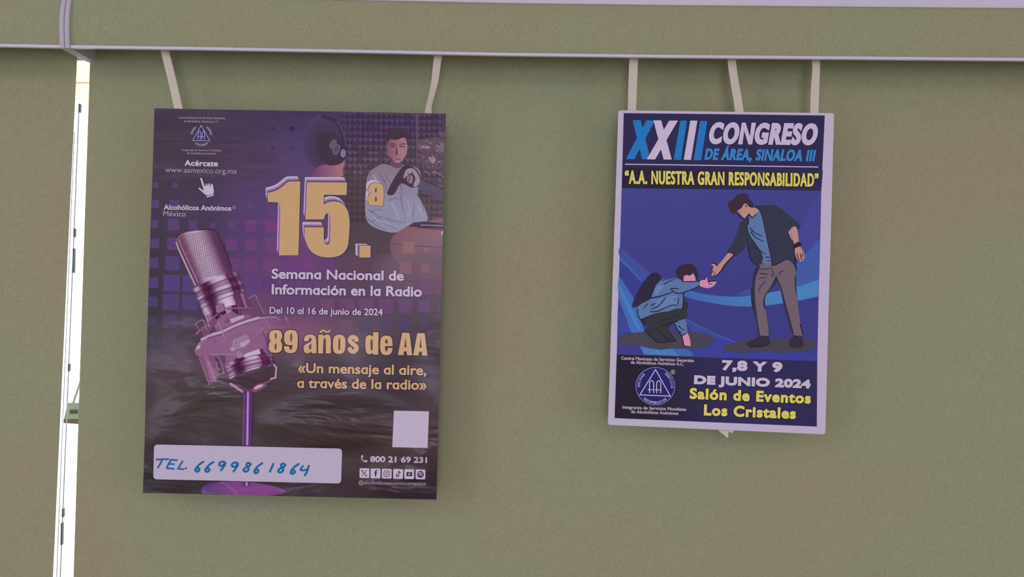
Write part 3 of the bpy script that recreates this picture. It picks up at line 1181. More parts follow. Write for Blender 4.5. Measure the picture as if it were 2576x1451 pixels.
# the guest with headphones seen from behind, out of focus
for rr, a in ((1.0, .12), (.92, .2), (.84, .3), (.76, .4), (.66, .5)):
    base = bgcol(np.array([800]), np.array([350]))[0]
    S1.ellipse(G, 815, 358, 52 * rr, 72 * rr, mixc(base, (60, 46, 70), a), n=36)
S1.poly(G, spl([(782, 446), (786, 432), (800, 420), (818, 414), (842, 416), (860, 404), (867, 405), (867, 413), (862, 428), (858, 446)], 3),
        lambda x, y: np.array([mixc((98, 62, 110), (158, 106, 118), min(1, max(0, (a - 780) / 70))) for a in x]), fine=4)
S1.poly(G, spl([(796, 346), (812, 330), (845, 336), (866, 362), (870, 390), (862, 408), (842, 416), (820, 413), (806, 396), (796, 372)], 3), (62, 50, 64))
S1.stroke(G, spl([(812, 292), (840, 302), (856, 326), (864, 352), (864, 372)], 5, False), 9, (58, 46, 66))
S1.stroke(G, spl([(848, 306), (860, 326), (868, 350), (870, 366)], 5, False), 2.2, (92, 78, 96))
S1.ellipse(G, 838, 362, 8, 13, (98, 84, 100), rot=.5)
S1.ellipse(G, 846, 376, 9.5, 14, (104, 92, 112), rot=.35)
S1.ellipse(G, 846, 376, 6, 10, (84, 72, 92), rot=.35)
S1.ellipse(G, 862, 386, 9.5, 13.5, (52, 44, 62), rot=.1)
S1.ellipse(G, 863.5, 386, 6.8, 10.5, (124, 124, 152), rot=.1)
S1.stroke(G, [(860, 381), (867, 381)], 1.4, (84, 84, 108))
S1.stroke(G, [(860, 388), (867, 388)], 1.4, (84, 84, 108))
# dark desk and chair behind the big figure
S1.poly(G, [(868, 560), (935, 565), (1000, 590), (990, 640), (880, 640)], (80, 67, 72))
# the man in the light sweater
S1.poly(G, spl(z2((1185, 515), (1290, 545), (1350, 525), (1500, 560), (1520, 680), (1490, 790), (1560, 930), (1578, 1040), (1450, 1062), (1380, 1100), (1340, 1132), (1250, 1143), (1130, 1110), (1045, 1060), (1015, 980), (1012, 850), (1025, 670), (1052, 590), (1110, 545)), 3),
        lambda x, y: np.array([mixc((132, 114, 126), (140, 136, 160), min(1, max(0, (b - 420) / 90))) for b in y]), fine=4)
for a in (((1190, 620), (1240, 690), (1250, 760)), ((1120, 600), (1180, 650), (1200, 720)), ((1150, 640), (1195, 700), (1215, 790)), ((1330, 690), (1345, 760), (1340, 850), (1365, 960), (1385, 1040)),
          ((1060, 600), (1045, 660), (1060, 700)), ((1040, 930), (1110, 980), (1190, 1060), (1300, 1110)), ((1030, 1010), (1100, 1070), (1220, 1120)), ((1480, 790), (1530, 870), (1545, 960)),
          ((1200, 1010), (1280, 1040), (1380, 1050)), ((1060, 960), (1120, 930), (1180, 950)), ((1230, 850), (1290, 830), (1360, 850)), ((1460, 900), (1450, 980), (1460, 1040)), ((1080, 1040), (1150, 1000), (1180, 1010))):
    S1.stroke(G, spl(z2(*a), 4, False), 2.0, (106, 92, 112), w1=1.0)
for a in (((1090, 620), (1110, 680), (1100, 730)), ((1260, 880), (1300, 960), (1310, 1020)), ((1400, 860), (1420, 940), (1400, 1000)), ((1090, 1010), (1160, 1040), (1240, 1070)), ((1500, 900), (1530, 960), (1540, 1010))):
    S1.stroke(G, spl(z2(*a), 4, False), 3.2, (164, 154, 178), w1=2.0)
S1.poly(G, spl(z8((1400, 950), (1520, 1000), (1600, 950), (1600, 1030), (1510, 1060), (1420, 1020)), 3), (108, 78, 88))
S1.poly(G, spl(z8((1345, 555), (1420, 540), (1520, 545), (1600, 520), (1668, 530), (1690, 640), (1683, 780), (1645, 890), (1590, 970), (1520, 998), (1450, 975), (1380, 895), (1345, 790), (1332, 660)), 3),
        lambda x, y: np.array([mixc((124, 80, 92), (160, 112, 122), min(1, max(0, (a - 975) / 35))) for a in x]), fine=8)
S1.poly(G, spl(z8((1350, 850), (1420, 880), (1450, 950), (1520, 975), (1600, 930), (1645, 850), (1640, 905), (1590, 972), (1520, 1000), (1450, 978), (1385, 905)), 3), (88, 64, 76))
S1.ellipse(G, *z8((1530, 935))[0], 5.5, 4.5, (172, 122, 132))
S1.poly(G, spl(z8((1340, 580), (1325, 480), (1380, 395), (1480, 348), (1600, 365), (1690, 430), (1706, 560), (1688, 640), (1668, 545), (1600, 530), (1520, 565), (1420, 555), (1375, 560), (1350, 640)), 3), (60, 48, 56))
for pts in (((1395, 640), (1440, 632), (1490, 650)), ((1560, 650), (1610, 632), (1665, 640))):
    S1.stroke(G, z8(*pts), 2.0, (66, 46, 56))
for pts in (((1405, 682), (1440, 674), (1475, 684)), ((1565, 684), (1600, 676), (1640, 684))):
    S1.stroke(G, z8(*pts), 3.0, (84, 56, 68))
S1.poly(G, z8((1500, 690), (1530, 700), (1540, 800), (1500, 830), (1482, 815)), (104, 64, 76))
S1.poly(G, z8((1524, 690), (1545, 700), (1556, 800), (1530, 812)), (176, 124, 134))
S1.stroke(G, z8((1495, 905), (1530, 912), (1570, 902)), 2.2, (116, 62, 76))
# studio microphone on its arm, and the hand
S1.poly(G, z2((1450, 700), (1510, 650), (1600, 700), (1742, 770), (1740, 880), (1660, 830), (1560, 790)), (80, 72, 88))
S1.stroke(G, z2((1500, 640), (1600, 690), (1735, 745)), 3, (56, 44, 58))
S1.stroke(G, z2((1640, 580), (1735, 640)), 2, (132, 112, 120))
S1.poly(G, spl(z2((1355, 540), (1420, 530), (1480, 570), (1520, 640), (1500, 700), (1440, 735), (1370, 700), (1330, 700), (1290, 770), (1262, 800), (1215, 795), (1222, 755), (1280, 640)), 3), (66, 50, 60))
S1.poly(G, spl(z2((1385, 570), (1450, 558), (1500, 620), (1512, 680), (1480, 720), (1450, 715), (1470, 650), (1440, 600), (1400, 620), (1360, 650)), 3), (150, 132, 148))
S1.poly(G, spl(z2((1405, 620), (1445, 628), (1440, 690), (1410, 690), (1390, 660)), 3), (132, 112, 128))
S1.stroke(G, z2((1400, 600), (1420, 640), (1400, 690)), 1.6, (64, 50, 62))
S1.stroke(G, z2((1440, 590), (1460, 640), (1440, 700)), 1.6, (64, 50, 62))
# round table, laptop, papers
S1.poly(G, spl(z2((1238, 1260), (1262, 1180), (1330, 1125), (1430, 1080), (1560, 1045), (1738, 1015), (1733, 1200), (1728, 1440), (1560, 1440), (1360, 1430), (1270, 1370)), 3),
        lambda x, y: np.array([mixc((124, 88, 94), (104, 80, 92), min(1, max(0, (b - 590) / 70))) for b in y]), fine=4)
S1.stroke(G, z2((1250, 1240), (1400, 1262), (1728, 1278)), 1.4, (70, 50, 62))
S1.poly(G, z2((1452, 1050), (1560, 1040), (1736, 1062), (1734, 1122), (1400, 1088)), (62, 50, 66))
S1.stroke(G, z2((1520, 1075), (1732, 1078)), 2.0, (160, 146, 160))
S1.poly(G, z2((1380, 1085), (1480, 1095), (1560, 1118), (1734, 1128), (1732, 1160), (1690, 1162), (1390, 1106)), (134, 84, 88))
S1.poly(G, z2((1712, 1130), (1735, 1128), (1734, 1160), (1704, 1160)), (186, 172, 186))
for (x, y, s) in ((1028, 623, 29), (1072, 629, 11)):
    square(x, y, s, (134, 96, 106))
for (x, y, s) in ((1021, 674, 30), (1071, 676, 24)):
    square(x, y, s, (122, 84, 112))

# ---------- condenser microphone
K = 'microphone_picture'
z3 = Z(350, 560, 4.535)
z5 = Z(460, 720, 5.183)
prof_t = np.array([0, .04, .10, .2, .28, .36, .45, .55, .66, .74, .78, .84, .9, .95, 1.0])
prof_c = np.array([(120, 80, 108), (170, 140, 168), (178, 150, 176), (92, 48, 78), (70, 32, 62), (104, 60, 92), (170, 142, 168), (192, 170, 194), (196, 174, 198), (166, 132, 162), (88, 44, 76), (104, 62, 94), (84, 42, 74), (142, 108, 138), (98, 60, 88)], float)
def band(UL, UR, LR, LL, bow=0.0, n=56, gain=1.0, pt=prof_t, pc=prof_c):
    UL, UR, LR, LL = [np.array(p, float) for p in (UL, UR, LR, LL)]
    dn = (LL - UL) / max(1e-6, np.hypot(*(LL - UL)))
    for i in range(n):
        a, b = i / n, (i + 1) / n
        m = (a + b) / 2
        c = np.array([np.interp(m, pt, pc[:, k]) for k in range(3)]) * gain * np.array([1, 1 if gain >= 1 else .88, 1])
        f = lambda t: dn * bow * (1 - (2 * t - 1) ** 2)
        yield [tuple(UL + (UR - UL) * a + f(a)), tuple(UL + (UR - UL) * b + f(b)), tuple(LL + (LR - LL) * b + f(b)), tuple(LL + (LR - LL) * a + f(a))], np.clip(c, 0, 205)
def bands(part, *a, **k):
    L = None
    for q, c in band(*a, **k):
        if L is None:
            cs = [p for p in a[:4]]
            L = S1.layer_for(S1.locs([tuple(p) for p in cs]))
        S1.add(part, [(q[0], q[1], q[2]), (q[0], q[2], q[3])], tuple(c), fixed=L)
# grille head
head = z3((413, 232), (430, 190), (480, 135), (560, 102), (680, 86), (800, 80), (870, 92), (905, 130), (960, 250), (1020, 390), (1060, 530), (1075, 590), (860, 660), (700, 740), (660, 790), (560, 560), (480, 380))
S1.poly(K, head, lambda x, y: np.array([tuple(np.interp(((a - 350) * 4.535 - 430 - ((b - 560) * 4.535 - 190) * .40) / 480, [0, .1, .3, .5, .72, .85, 1.0], [c0, c1, c2, c3, c4, c5, c6][:7]) if False else
        np.interp(((a - 350) * 4.535 - 430 - ((b - 560) * 4.535 - 190) * .40) / 480, [0, .12, .3, .55, .72, .86, 1.0], ch) for ch in ((130, 104, 178, 190, 164, 98, 84), (92, 62, 152, 166, 128, 58, 52), (116, 88, 174, 188, 156, 90, 76))) for a, b in zip(x, y)]), fine=5)
dots = []
for j in range(25):
    for i in range(18):
        u = 40 + i * 25 + (12 if j % 2 else 0)
        v = 8 + j * 21.5
        x = 470 + u * .93 + v * .375 - 12
        y = 150 - u * .20 + v * .93 + 20 * ((u / 460) ** 2)
        if x > 880 + (y - 120) * .37 or x < 480 + (y - 200) * .40 or u > 455 or y > 700 - (x - 650) * .40 + 0:
            continue
        w = 9.0 if 90 < u < 330 else 6.0
        h = 5.6
        cx_, cy_ = z3((x, y))[0]
        p = [(cx_ + w / 4.535 * math.cos(t) * 1.0, cy_ + h / 4.535 * math.sin(t) - w / 4.535 * math.cos(t) * .18) for t in [k * math.pi / 3 for k in range(6)]]
        dots += [(p[0], p[1], p[2]), (p[0], p[2], p[3]), (p[0], p[3], p[4]), (p[0], p[4], p[5])]
S1.add(K, dots, (84, 56, 84))
S1.poly(K, z3((413, 232), (440, 180), (462, 190), (680, 690), (655, 740), (610, 700)), (110, 72, 98))
S1.stroke(K, z3((425, 225), (450, 300), (640, 710)), 3.6, (176, 152, 178))
S1.stroke(K, z3((452, 196), (490, 290), (672, 685)), 2.0, (164, 134, 160))
S1.stroke(K, z3((444, 212), (480, 310), (655, 700)), 1.6, (84, 46, 74))
S1.stroke(K, spl(z3((440, 190), (480, 140), (560, 105), (680, 86)), 4, False), 2.2, (140, 108, 136))
S1.stroke(K, spl(z3((680, 84), (800, 78), (872, 92), (905, 135), (960, 255), (1020, 395), (1055, 520)), 4, False), 2.4, (72, 38, 60))
# ribbed collar and body
for (a, b, c, d, g) in (((608, 762), (1108, 552), (1136, 606), (640, 806), 1.0), ((640, 800), (1140, 604), (1160, 650), (655, 846), .78), ((652, 842), (1162, 650), (1184, 700), (668, 893), 1.0),
                        ((668, 890), (1184, 700), (1196, 742), (690, 936), .76), ((690, 932), (1196, 742), (1212, 790), (706, 980), 1.0), ((706, 976), (1190, 792), (1250, 965), (784, 1120), 1.05), ((770, 1060), (1150, 930), (1170, 1080), (800, 1190), .85)):
    q = z3(a, b, c, d)
    bands(K, *q, bow=-5 if g > .9 else -5, gain=g)
for (a, b) in (((645, 804), (1138, 606)), ((662, 850), (1164, 654)), ((676, 894), (1186, 704)), ((700, 936), (1200, 746)), ((716, 980), (1214, 790))):
    p, q = np.array(z3(a)[0]), np.array(z3(b)[0])
    S1.stroke(K, [tuple(p + (q - p) * t + np.array([.37, .93]) * -5 * (1 - (2 * t - 1) ** 2)) for t in np.linspace(0, 1, 12)], 1.5, (78, 40, 68))
# shock-mount web, rubber blocks and wire
S1.stroke(K, z3((1250, 870), (1270, 850), (1322, 826), (1338, 840), (1372, 930), (1430, 1040)), 2.4, (150, 108, 138))
S1.stroke(K, z3((1240, 880), (1280, 960), (1290, 1060)), 3.4, (104, 62, 92))
S1.poly(K, z3((1285, 905), (1335, 890), (1380, 960), (1430, 1060), (1290, 1080), (1270, 990)), (108, 70, 98))
S1.poly(K, z3((905, 1090), (1060, 1010), (1150, 1060), (1240, 1050), (1300, 1085), (1100, 1170), (960, 1240), (900, 1270), (860, 1180)), (134, 92, 122))
S1.quad(K, z3((1040, 1100), (1190, 1050), (1200, 1085), (1055, 1145)), (180, 158, 180))
S1.ellipse(K, *z3((1000, 1117))[0], 4.6, 4.6, (82, 46, 72))
S1.ellipse(K, *z3((996, 1113))[0], 2.6, 2.6, (150, 116, 144))
S1.poly(K, z3((700, 1200), (870, 1090), (905, 1110), (830, 1220), (790, 1290), (740, 1320)), (112, 70, 100))
S1.stroke(K, z3((650, 1165), (660, 1140), (715, 1108), (740, 1118), (775, 1215)), 2.6, (152, 112, 140))
S1.stroke(K, z3((655, 1165), (690, 1225), (645, 1275)), 2.6, (140, 98, 128))
S1.stroke(K, z3((735, 1020), (770, 1080), (800, 1180)), 3.6, (164, 130, 158))
S1.stroke(K, z3((985, 976), (1275, 974)), 2.8, (146, 104, 134))
S1.stroke(K, z3((1000, 985), (1275, 981)), 1.2, (70, 34, 60))
S1.stroke(K, z3((895, 1040), (780, 1150), (665, 1268)), 3.4, (134, 92, 122))
S1.stroke(K, z3((900, 1050), (780, 1165)), 1.2, (74, 40, 64))
S1.poly(K, z3((875, 945), (940, 912), (965, 925), (978, 1000), (915, 1030), (880, 1020)), (142, 104, 136))
S1.poly(K, z3((915, 1030), (985, 1000), (1000, 1035), (955, 1055)), (60, 30, 54))
S1.stroke(K, z3((965, 925), (980, 1000)), 1.6, (92, 54, 82))
# glass disc of the mount, lower body seen through it
S1.poly(K, spl(z5((163, 845), (175, 790), (240, 710), (400, 620), (560, 560), (760, 470), (980, 405), (1110, 400), (1235, 400), (1390, 440), (1440, 520), (1300, 560), (1100, 620), (1110, 800), (1180, 900), (1040, 960), (700, 1000), (560, 1060), (480, 930), (300, 920), (190, 905)), 3),
        lambda x, y: np.array([mixc((136, 94, 128), bgcol(np.array([a]), np.array([b]))[0], min(1, max(0, (a - 655) / 60))) for a, b in zip(x, y)]), fine=4)
S1.stroke(K, spl(z5((250, 690), (340, 640), (520, 590), (660, 520), (830, 460), (990, 410)), 4, False), 7.0, (176, 152, 178))
S1.stroke(K, spl(z5((300, 690), (540, 610), (680, 540), (850, 475), (1000, 435)), 4, False), 1.6, (92, 52, 82))
S1.stroke(K, spl(z5((250, 668), (400, 600), (560, 545), (800, 440), (980, 388), (1110, 395), (1225, 402)), 4, False), 1.6, (104, 62, 92))
S1.stroke(K, spl(z5((990, 412), (1110, 402), (1225, 404), (1260, 432)), 3, False), 3.0, (170, 138, 166), w1=1)
S1.stroke(K, spl(z5((165, 850), (185, 790), (250, 720), (320, 680)), 4, False), 2.6, (160, 126, 154))
S1.poly(K, z5((180, 800), (225, 762), (240, 775), (200, 830)), (184, 164, 186))
S1.stroke(K, z5((455, 455), (500, 550), (545, 665)), 2.6, (160, 120, 150))
S1.poly(K, z5((655, 700), (830, 620), (880, 690), (780, 800), (690, 830), (640, 790)), (150, 120, 148))
S1.poly(K, z5((750, 740), (870, 690), (880, 720), (800, 790), (760, 790)), (174, 152, 176))
S1.ellipse(K, *z5((695, 738))[0], 4.8, 4.2, (166, 140, 164))
S1.ellipse(K, *z5((698, 735))[0], 3.0, 2.6, (118, 84, 112))
S1.poly(K, z5((620, 800), (670, 785), (685, 830), (640, 850)), (168, 144, 168))
S1.stroke(K, z5((400, 660), (440, 780)), 2.0, (120, 80, 112))
S1.stroke(K, z5((550, 690), (420, 800)), 1.6, (152, 112, 144))
S1.stroke(K, z5((1050, 600), (1110, 730)), 2.6, (110, 70, 104))
S1.stroke(K, z5((1340, 400), (1380, 460)), 2.4, (170, 140, 168), w1=1)
S1.stroke(K, z5((1085, 450), (1140, 540)), 1.8, (150, 112, 142))
# lower body rings
for (a, b, c, d, g) in (((590, 1010), (1090, 800), (1150, 905), (640, 1050), 1.0), ((548, 1060), (1175, 905), (1190, 960), (570, 1110), .95), ((570, 1110), (1190, 955), (1200, 1010), (600, 1170), .8), ((590, 1165), (1195, 1005), (1150, 1040), (612, 1215), 1.0)):
    bands(K, *z5(a, b, c, d), bow=-6, gain=g)
S1.quad(K, z5((810, 880), (1000, 815), (1020, 880), (850, 950)), (190, 172, 192))
for (a, b) in (((560, 1085), (1180, 925)), ((580, 1130), (1195, 975)), ((600, 1185), (1190, 1010)), ((720, 990), (1120, 880))):
    p, q = np.array(z5(a)[0]), np.array(z5(b)[0])
    S1.stroke(K, [tuple(p + (q - p) * t + np.array([.3, .95]) * -6 * (1 - (2 * t - 1) ** 2)) for t in np.linspace(0, 1, 12)], 1.5, (74, 36, 64))
S1.poly(K, z5((600, 1215), (640, 1205), (800, 1160), (950, 1120), (1100, 1060), (1215, 1030), (1230, 1060), (1215, 1160), (1180, 1200), (1060, 1250), (900, 1330), (800, 1375), (740, 1380), (640, 1290)), (74, 58, 66))
S1.stroke(K, z5((1190, 1020), (1225, 1055), (1212, 1190), (1150, 1205)), 4.6, (172, 144, 172))
S1.stroke(K, z5((1170, 1040), (1160, 1170)), 3.0, (96, 54, 84))
S1.stroke(K, z5((625, 1270), (700, 1320), (785, 1375)), 6.5, (168, 130, 158))
S1.stroke(K, z5((610, 1270), (640, 1330), (735, 1388)), 1.6, (120, 76, 106))
S1.poly(K, spl(z5((900, 1340), (960, 1280), (1060, 1250), (1160, 1215), (1150, 1240), (1090, 1270), (1105, 1290), (1040, 1340), (960, 1375), (905, 1385), (860, 1350)), 3), (134, 80, 112))
S1.poly(K, spl(z5((930, 1330), (980, 1290), (1050, 1275), (1040, 1300), (960, 1340)), 3), (190, 168, 188))
S1.poly(K, spl(z5((780, 1385), (850, 1335), (910, 1350), (900, 1395)), 3), (112, 60, 96))
# rubber block over the lower body, web and left canister
S1.stroke(K, z5((360, 880), (690, 886)), 2.6, (160, 116, 148))
S1.stroke(K, z5((1060, 540), (960, 640), (790, 830)), 2.6, (152, 108, 142))
S1.poly(K, z5((210, 925), (280, 905), (400, 900), (455, 1000), (480, 1120), (450, 1230), (400, 1245), (350, 1290), (325, 1240), (290, 1150)), (124, 82, 114))
S1.poly(K, z5((275, 910), (320, 905), (420, 1110), (445, 1228), (400, 1246), (370, 1250)), (146, 98, 136))
S1.stroke(K, z5((330, 980), (400, 1150), (425, 1236)), 3.0, (166, 122, 156))
S1.stroke(K, z5((215, 930), (300, 1150), (345, 1285)), 2.0, (154, 112, 142))
S1.poly(K, z5((455, 900), (560, 900), (560, 1010), (545, 1100), (500, 1030)), (104, 66, 96))
S1.stroke(K, z5((415, 1070), (450, 1160), (540, 1125), (500, 990), (465, 910)), 2.4, (150, 110, 142))
S1.stroke(K, z5((445, 985), (450, 1060), (490, 1085)), 2.0, (160, 122, 152))
S1.poly(K, z5((690, 850), (760, 830), (800, 920), (720, 940)), (152, 116, 146))
S1.poly(K, z5((720, 940), (800, 920), (812, 945), (760, 968)), (64, 34, 58))
# stand
def pole(x, y):
    u = (x - (607.5 + (1214 - y) * .021)) / 24
    xs = [0, .12, .25, .4, .5, .62, .75, .88, 1]
    return np.stack([np.interp(u, xs, c) for c in ((96, 118, 70, 120, 196, 130, 66, 112, 90), (54, 74, 34, 80, 166, 84, 32, 66, 48), (112, 134, 88, 136, 206, 150, 92, 136, 110))], -1)
for i in range(10):
    a, b = i / 10, (i + 1) / 10
    S1.add(K, [((613 + 23 * a, 985), (613 + 23 * b, 985), (608 + 23 * b, 1120)), ((613 + 23 * a, 985), (608 + 23 * b, 1120), (608 + 23 * a, 1120))], pole)
z7 = Z(350, 1200, 5.78)
S1.poly(K, spl(z7((905, 170), (950, 120), (1060, 85), (1200, 70), (1400, 60)), 3, False) + spl(z7((1650, 78), (1900, 120), (2060, 165), (2145, 212), (2040, 250), (1840, 276)), 3, False) + z7((1450, 266), (1160, 254), (1000, 220)),
        lambda x, y: np.array([mixc((92, 62, 118), (124, 68, 126), min(1, max(0, (a - 530) / 60))) for a in x]), fine=4)
S1.poly(K, z7((903, 170), (1000, 215), (1160, 252), (905, 244)), (112, 72, 124))
S1.stroke(K, spl(z7((1190, 75), (1300, 140), (1440, 262)), 4, False), 3.0, (148, 88, 142))
for i in range(8):
    a, b = i / 8, (i + 1) / 8
    S1.add(K, [((607 + 22 * a, 1209), (607 + 22 * b, 1209), (606.5 + 22 * b, 1222)), ((607 + 22 * a, 1209), (606.5 + 22 * b, 1222), (606.5 + 22 * a, 1222))], pole)

# ---------- the gold 15.ª
N1 = 'gold_numeral'
z4 = Z(660, 430, 6.309)
one = z4(*((92, 350), (150, 338), (230, 312), (290, 275), (340, 235), (385, 195), (425, 170), (598, 170), (590, 600), (582, 1000), (572, 1335), (272, 1335), (280, 1000), (290, 600), (285, 540), (270, 508), (240, 492), (92, 488)))
five = z4(*((715, 185), (1342, 188), (1335, 378), (975, 375), (975, 545), (1010, 518), (1060, 496), (1130, 486), (1200, 495), (1260, 518), (1310, 560), (1345, 615), (1368, 680), (1380, 750), (1385, 850), (1380, 950), (1372, 1080), (1362, 1180), (1330, 1250), (1285, 1305), (1230, 1340), (1150, 1362), (1050, 1370), (960, 1362), (880, 1340), (810, 1300), (755, 1240), (715, 1170), (690, 1090), (680, 1000), (680, 898), (975, 900), (975, 1060), (983, 1125), (1003, 1160), (1035, 1178), (1065, 1165), (1080, 1130), (1084, 1000), (1088, 760), (1078, 705), (1060, 680), (1035, 670), (1005, 680), (988, 715), (980, 765), (692, 765)))
dot = z4((1548, 1190), (1717, 1190), (1714, 1370), (1548, 1368))
adot_o = z4(*((1690, 290), (1700, 240), (1740, 205), (1800, 192), (1860, 200), (1905, 230), (1924, 280), (1925, 400), (1915, 550), (1850, 548), (1720, 545), (1690, 515), (1680, 450), (1690, 385), (1720, 350), (1745, 335), (1700, 330), (1690, 318)))
GOLD = (190, 152, 110)
def shifted(l, dx, dy):
    return [(x + dx, y + dy) for x, y in l]
def dark_bg(l, w):
    S1.stroke(N1, l, w, (72, 52, 84), closed=True)
one, five, adot_o = rounded(one, 2, 40), rounded(five, 2, 50), rounded(adot_o, 2, 70)
for l, ox, oy in ((one, -6.0, -13.5), (five, -6.0, -13.8), (dot, -10.5, -5.5), (adot_o, -6.5, -8.0)):
    ks = np.linspace(1, 0.0, 9)
    for k in ks[:-1]:
        c = (196, 178, 202) if k > .95 else tuple(np.array([np.interp(k, [0, .25, .45, .65, 1], ch) for ch in ((88, 100, 128, 168, 192), (62, 72, 100, 146, 172), (94, 106, 132, 176, 200))]))
        if l is adot_o:
            c = (188, 170, 192) if k > .3 else (92, 64, 88)
        S1.poly(N1, shifted(l, ox * k, oy * k), c)
    if l is adot_o:
        S1.stroke(N1, l, 3.2, (86, 58, 82), closed=True)
    else:
        S1.stroke(N1, shifted(l, 1.2, 1.0), 2.0, (74, 52, 80), closed=True)
    S1.poly(N1, l, GOLD)
    S1.stroke(N1, l, 0.9, (206, 172, 146), closed=True)
for q in (((1780, 330), (1785, 275), (1800, 255), (1812, 275), (1810, 325), (1795, 335)), ((1782, 470), (1786, 415), (1800, 398), (1814, 415), (1812, 470), (1797, 480))):
    S1.poly(N1, z4(*q), (176, 156, 178))
    S1.poly(N1, shifted(z4(*q), .9, 1.0), (96, 68, 88))
S1.stroke(N1, z4((1700, 335), (1770, 338)), 2.2, (176, 150, 150))

# ---------- lettering
T = 'lettering'
LIL = (190, 174, 198)
DIM = (160, 132, 160)
text(S1, T, 'Central Mexicana de Servicios Generales', 447.8, 297.9, 566.2, 299.5, 5.2, DIM, bold=.1)
text(S1, T, 'de Alcohólicos Anónimos A. C.', 462.8, 306.7, 550, 308.3, 5.2, DIM, bold=.1)
text(S1, T, 'Integrante de Servicios Mundiales', 456.6, 379, 556.3, 380.4, 5.2, DIM, bold=.1)
text(S1, T, 'de Alcohólicos Anónimos', 469, 387.3, 543.5, 388.6, 5.2, DIM, bold=.1)
text(S1, T, 'Acércate', 463.6, 416.6, 547.4, 418.3, 14.5, (196, 182, 200), bold=.65, space=1.04)
text(S1, T, 'www.aamexico.org.mx', 415, 433, 596, 436.4, 13.5, (164, 142, 170))
text(S1, T, 'Alcohólicos Anónimos', 411.8, 527.3, 581.6, 530.2, 13, (190, 178, 200), bold=.5, space=1.03)
S1.ellipse(T, 589, 521.3, 4.6, 4.6, (160, 128, 160), n=16, inner=.78)
text(S1, T, 'R', 587, 523.6, 591.2, 523.7, 4.6, (160, 128, 160), bold=.2)
text(S1, T, 'México', 410.7, 543.3, 467.4, 544.5, 13, (164, 144, 172), bold=.1)
HAL = (82, 56, 90)
text(S1, T, 'Semɑnɑ Nɑcionɑl de', 683.6, 700.7, 1016, 706, 25, LIL, bold=1.0, halo=HAL, halo_w=2)
text(S1, T, 'Informɑción en lɑ Rɑdio', 683.6, 740, 1061.4, 746, 25.5, LIL, bold=1.0, halo=HAL, halo_w=2)
text(S1, T, 'Del 10 ɑl 16 de junio de 2024', 678.8, 788.7, 963.2, 793.2, 17, LIL, bold=.45, halo=HAL, halo_w=1.6)
TAN = (198, 160, 122)
text(S1, T, '«Un mensɑje ɑl ɑire,', 750.3, 937.2, 1072.4, 943.8, 25.5, TAN, bold=.9, halo=(56, 42, 52), halo_w=2)
text(S1, T, 'ɑ trɑvés de lɑ rɑdio»', 747.7, 975.2, 1073.2, 980.4, 25.5, TAN, bold=.9, halo=(56, 42, 52), halo_w=2)
text(S1, T, '800 21 69 231', 931.1, 1162, 1073.8, 1164.6, 14.8, LIL, bold=.7)
text(S1, T, '@alcoholicosanonimosmexico', 901.6, 1217.8, 1071.5, 1221, 9.2, (168, 146, 172), bold=.15)
# years line in a tall narrow black-weight face
z9 = Z(660, 640, 3.819)
GLY = [
    [[(100, 728), (130, 722), (162, 726), (188, 742), (196, 775), (192, 805), (178, 828), (192, 848), (197, 885), (190, 920), (165, 940), (128, 944), (92, 940), (68, 922), (63, 885), (68, 850), (84, 828), (70, 806), (67, 770), (78, 742)], [(125, 760), (133, 752), (141, 760), (141, 800), (133, 810), (125, 800)], [(123, 862), (131, 852), (140, 862), (140, 905), (131, 915), (123, 905)]],
    [[(245, 727), (280, 722), (318, 728), (338, 750), (344, 790), (343, 850), (339, 905), (322, 936), (290, 947), (250, 946), (222, 932), (211, 905), (212, 878), (262, 880), (264, 905), (277, 915), (290, 905), (293, 868), (270, 872), (235, 866), (214, 840), (210, 790), (216, 750)], [(271, 765), (280, 755), (290, 765), (290, 825), (281, 835), (271, 825)]],
    [[(401, 832), (403, 800), (420, 774), (460, 764), (503, 774), (521, 805), (524, 948), (476, 948), (474, 930), (455, 946), (425, 949), (403, 936), (397, 903), (400, 875), (422, 857), (462, 840), (475, 826), (475, 806), (462, 798), (449, 808), (448, 832)], [(474, 856), (453, 868), (447, 890), (452, 908), (463, 912), (474, 903)]],
    [[(540, 768), (588, 768), (588, 786), (606, 770), (635, 767), (655, 780), (661, 812), (660, 950), (612, 950), (612, 815), (602, 800), (589, 812), (586, 950), (537, 950)]],
    [[(710, 774), (742, 767), (775, 774), (798, 798), (803, 840), (800, 900), (790, 935), (765, 952), (738, 956), (705, 950), (685, 928), (679, 880), (682, 815), (692, 788)], [(733, 812), (742, 800), (751, 812), (750, 910), (741, 922), (732, 910)]],
    [[(990, 860), (993, 800), (1010, 776), (1040, 772), (1065, 788), (1066, 745), (1118, 746), (1115, 962), (1066, 961), (1064, 944), (1042, 958), (1012, 955), (994, 930)], [(1041, 820), (1051, 810), (1062, 820), (1062, 915), (1052, 926), (1042, 915)]],
    [[(1165, 782), (1195, 775), (1232, 786), (1250, 812), (1254, 880), (1181, 880), (1181, 918), (1192, 932), (1204, 918), (1206, 895), (1253, 896), (1249, 935), (1228, 960), (1190, 968), (1152, 957), (1136, 925), (1132, 868), (1137, 812), (1148, 792)], [(1182, 822), (1193, 811), (1205, 822), (1205, 852), (1182, 852)]],
    [[(1345, 750), (1415, 752), (1442, 967), (1390, 966), (1386, 930), (1361, 930), (1358, 966), (1303, 964)], [(1377, 790), (1366, 890), (1385, 890)]],
    [[(1490, 753), (1560, 755), (1588, 970), (1536, 970), (1531, 934), (1506, 934), (1503, 969), (1449, 967)], [(1522, 793), (1511, 894), (1530, 894)]],
]
GLY = [[rounded(l) for l in g] for g in GLY]
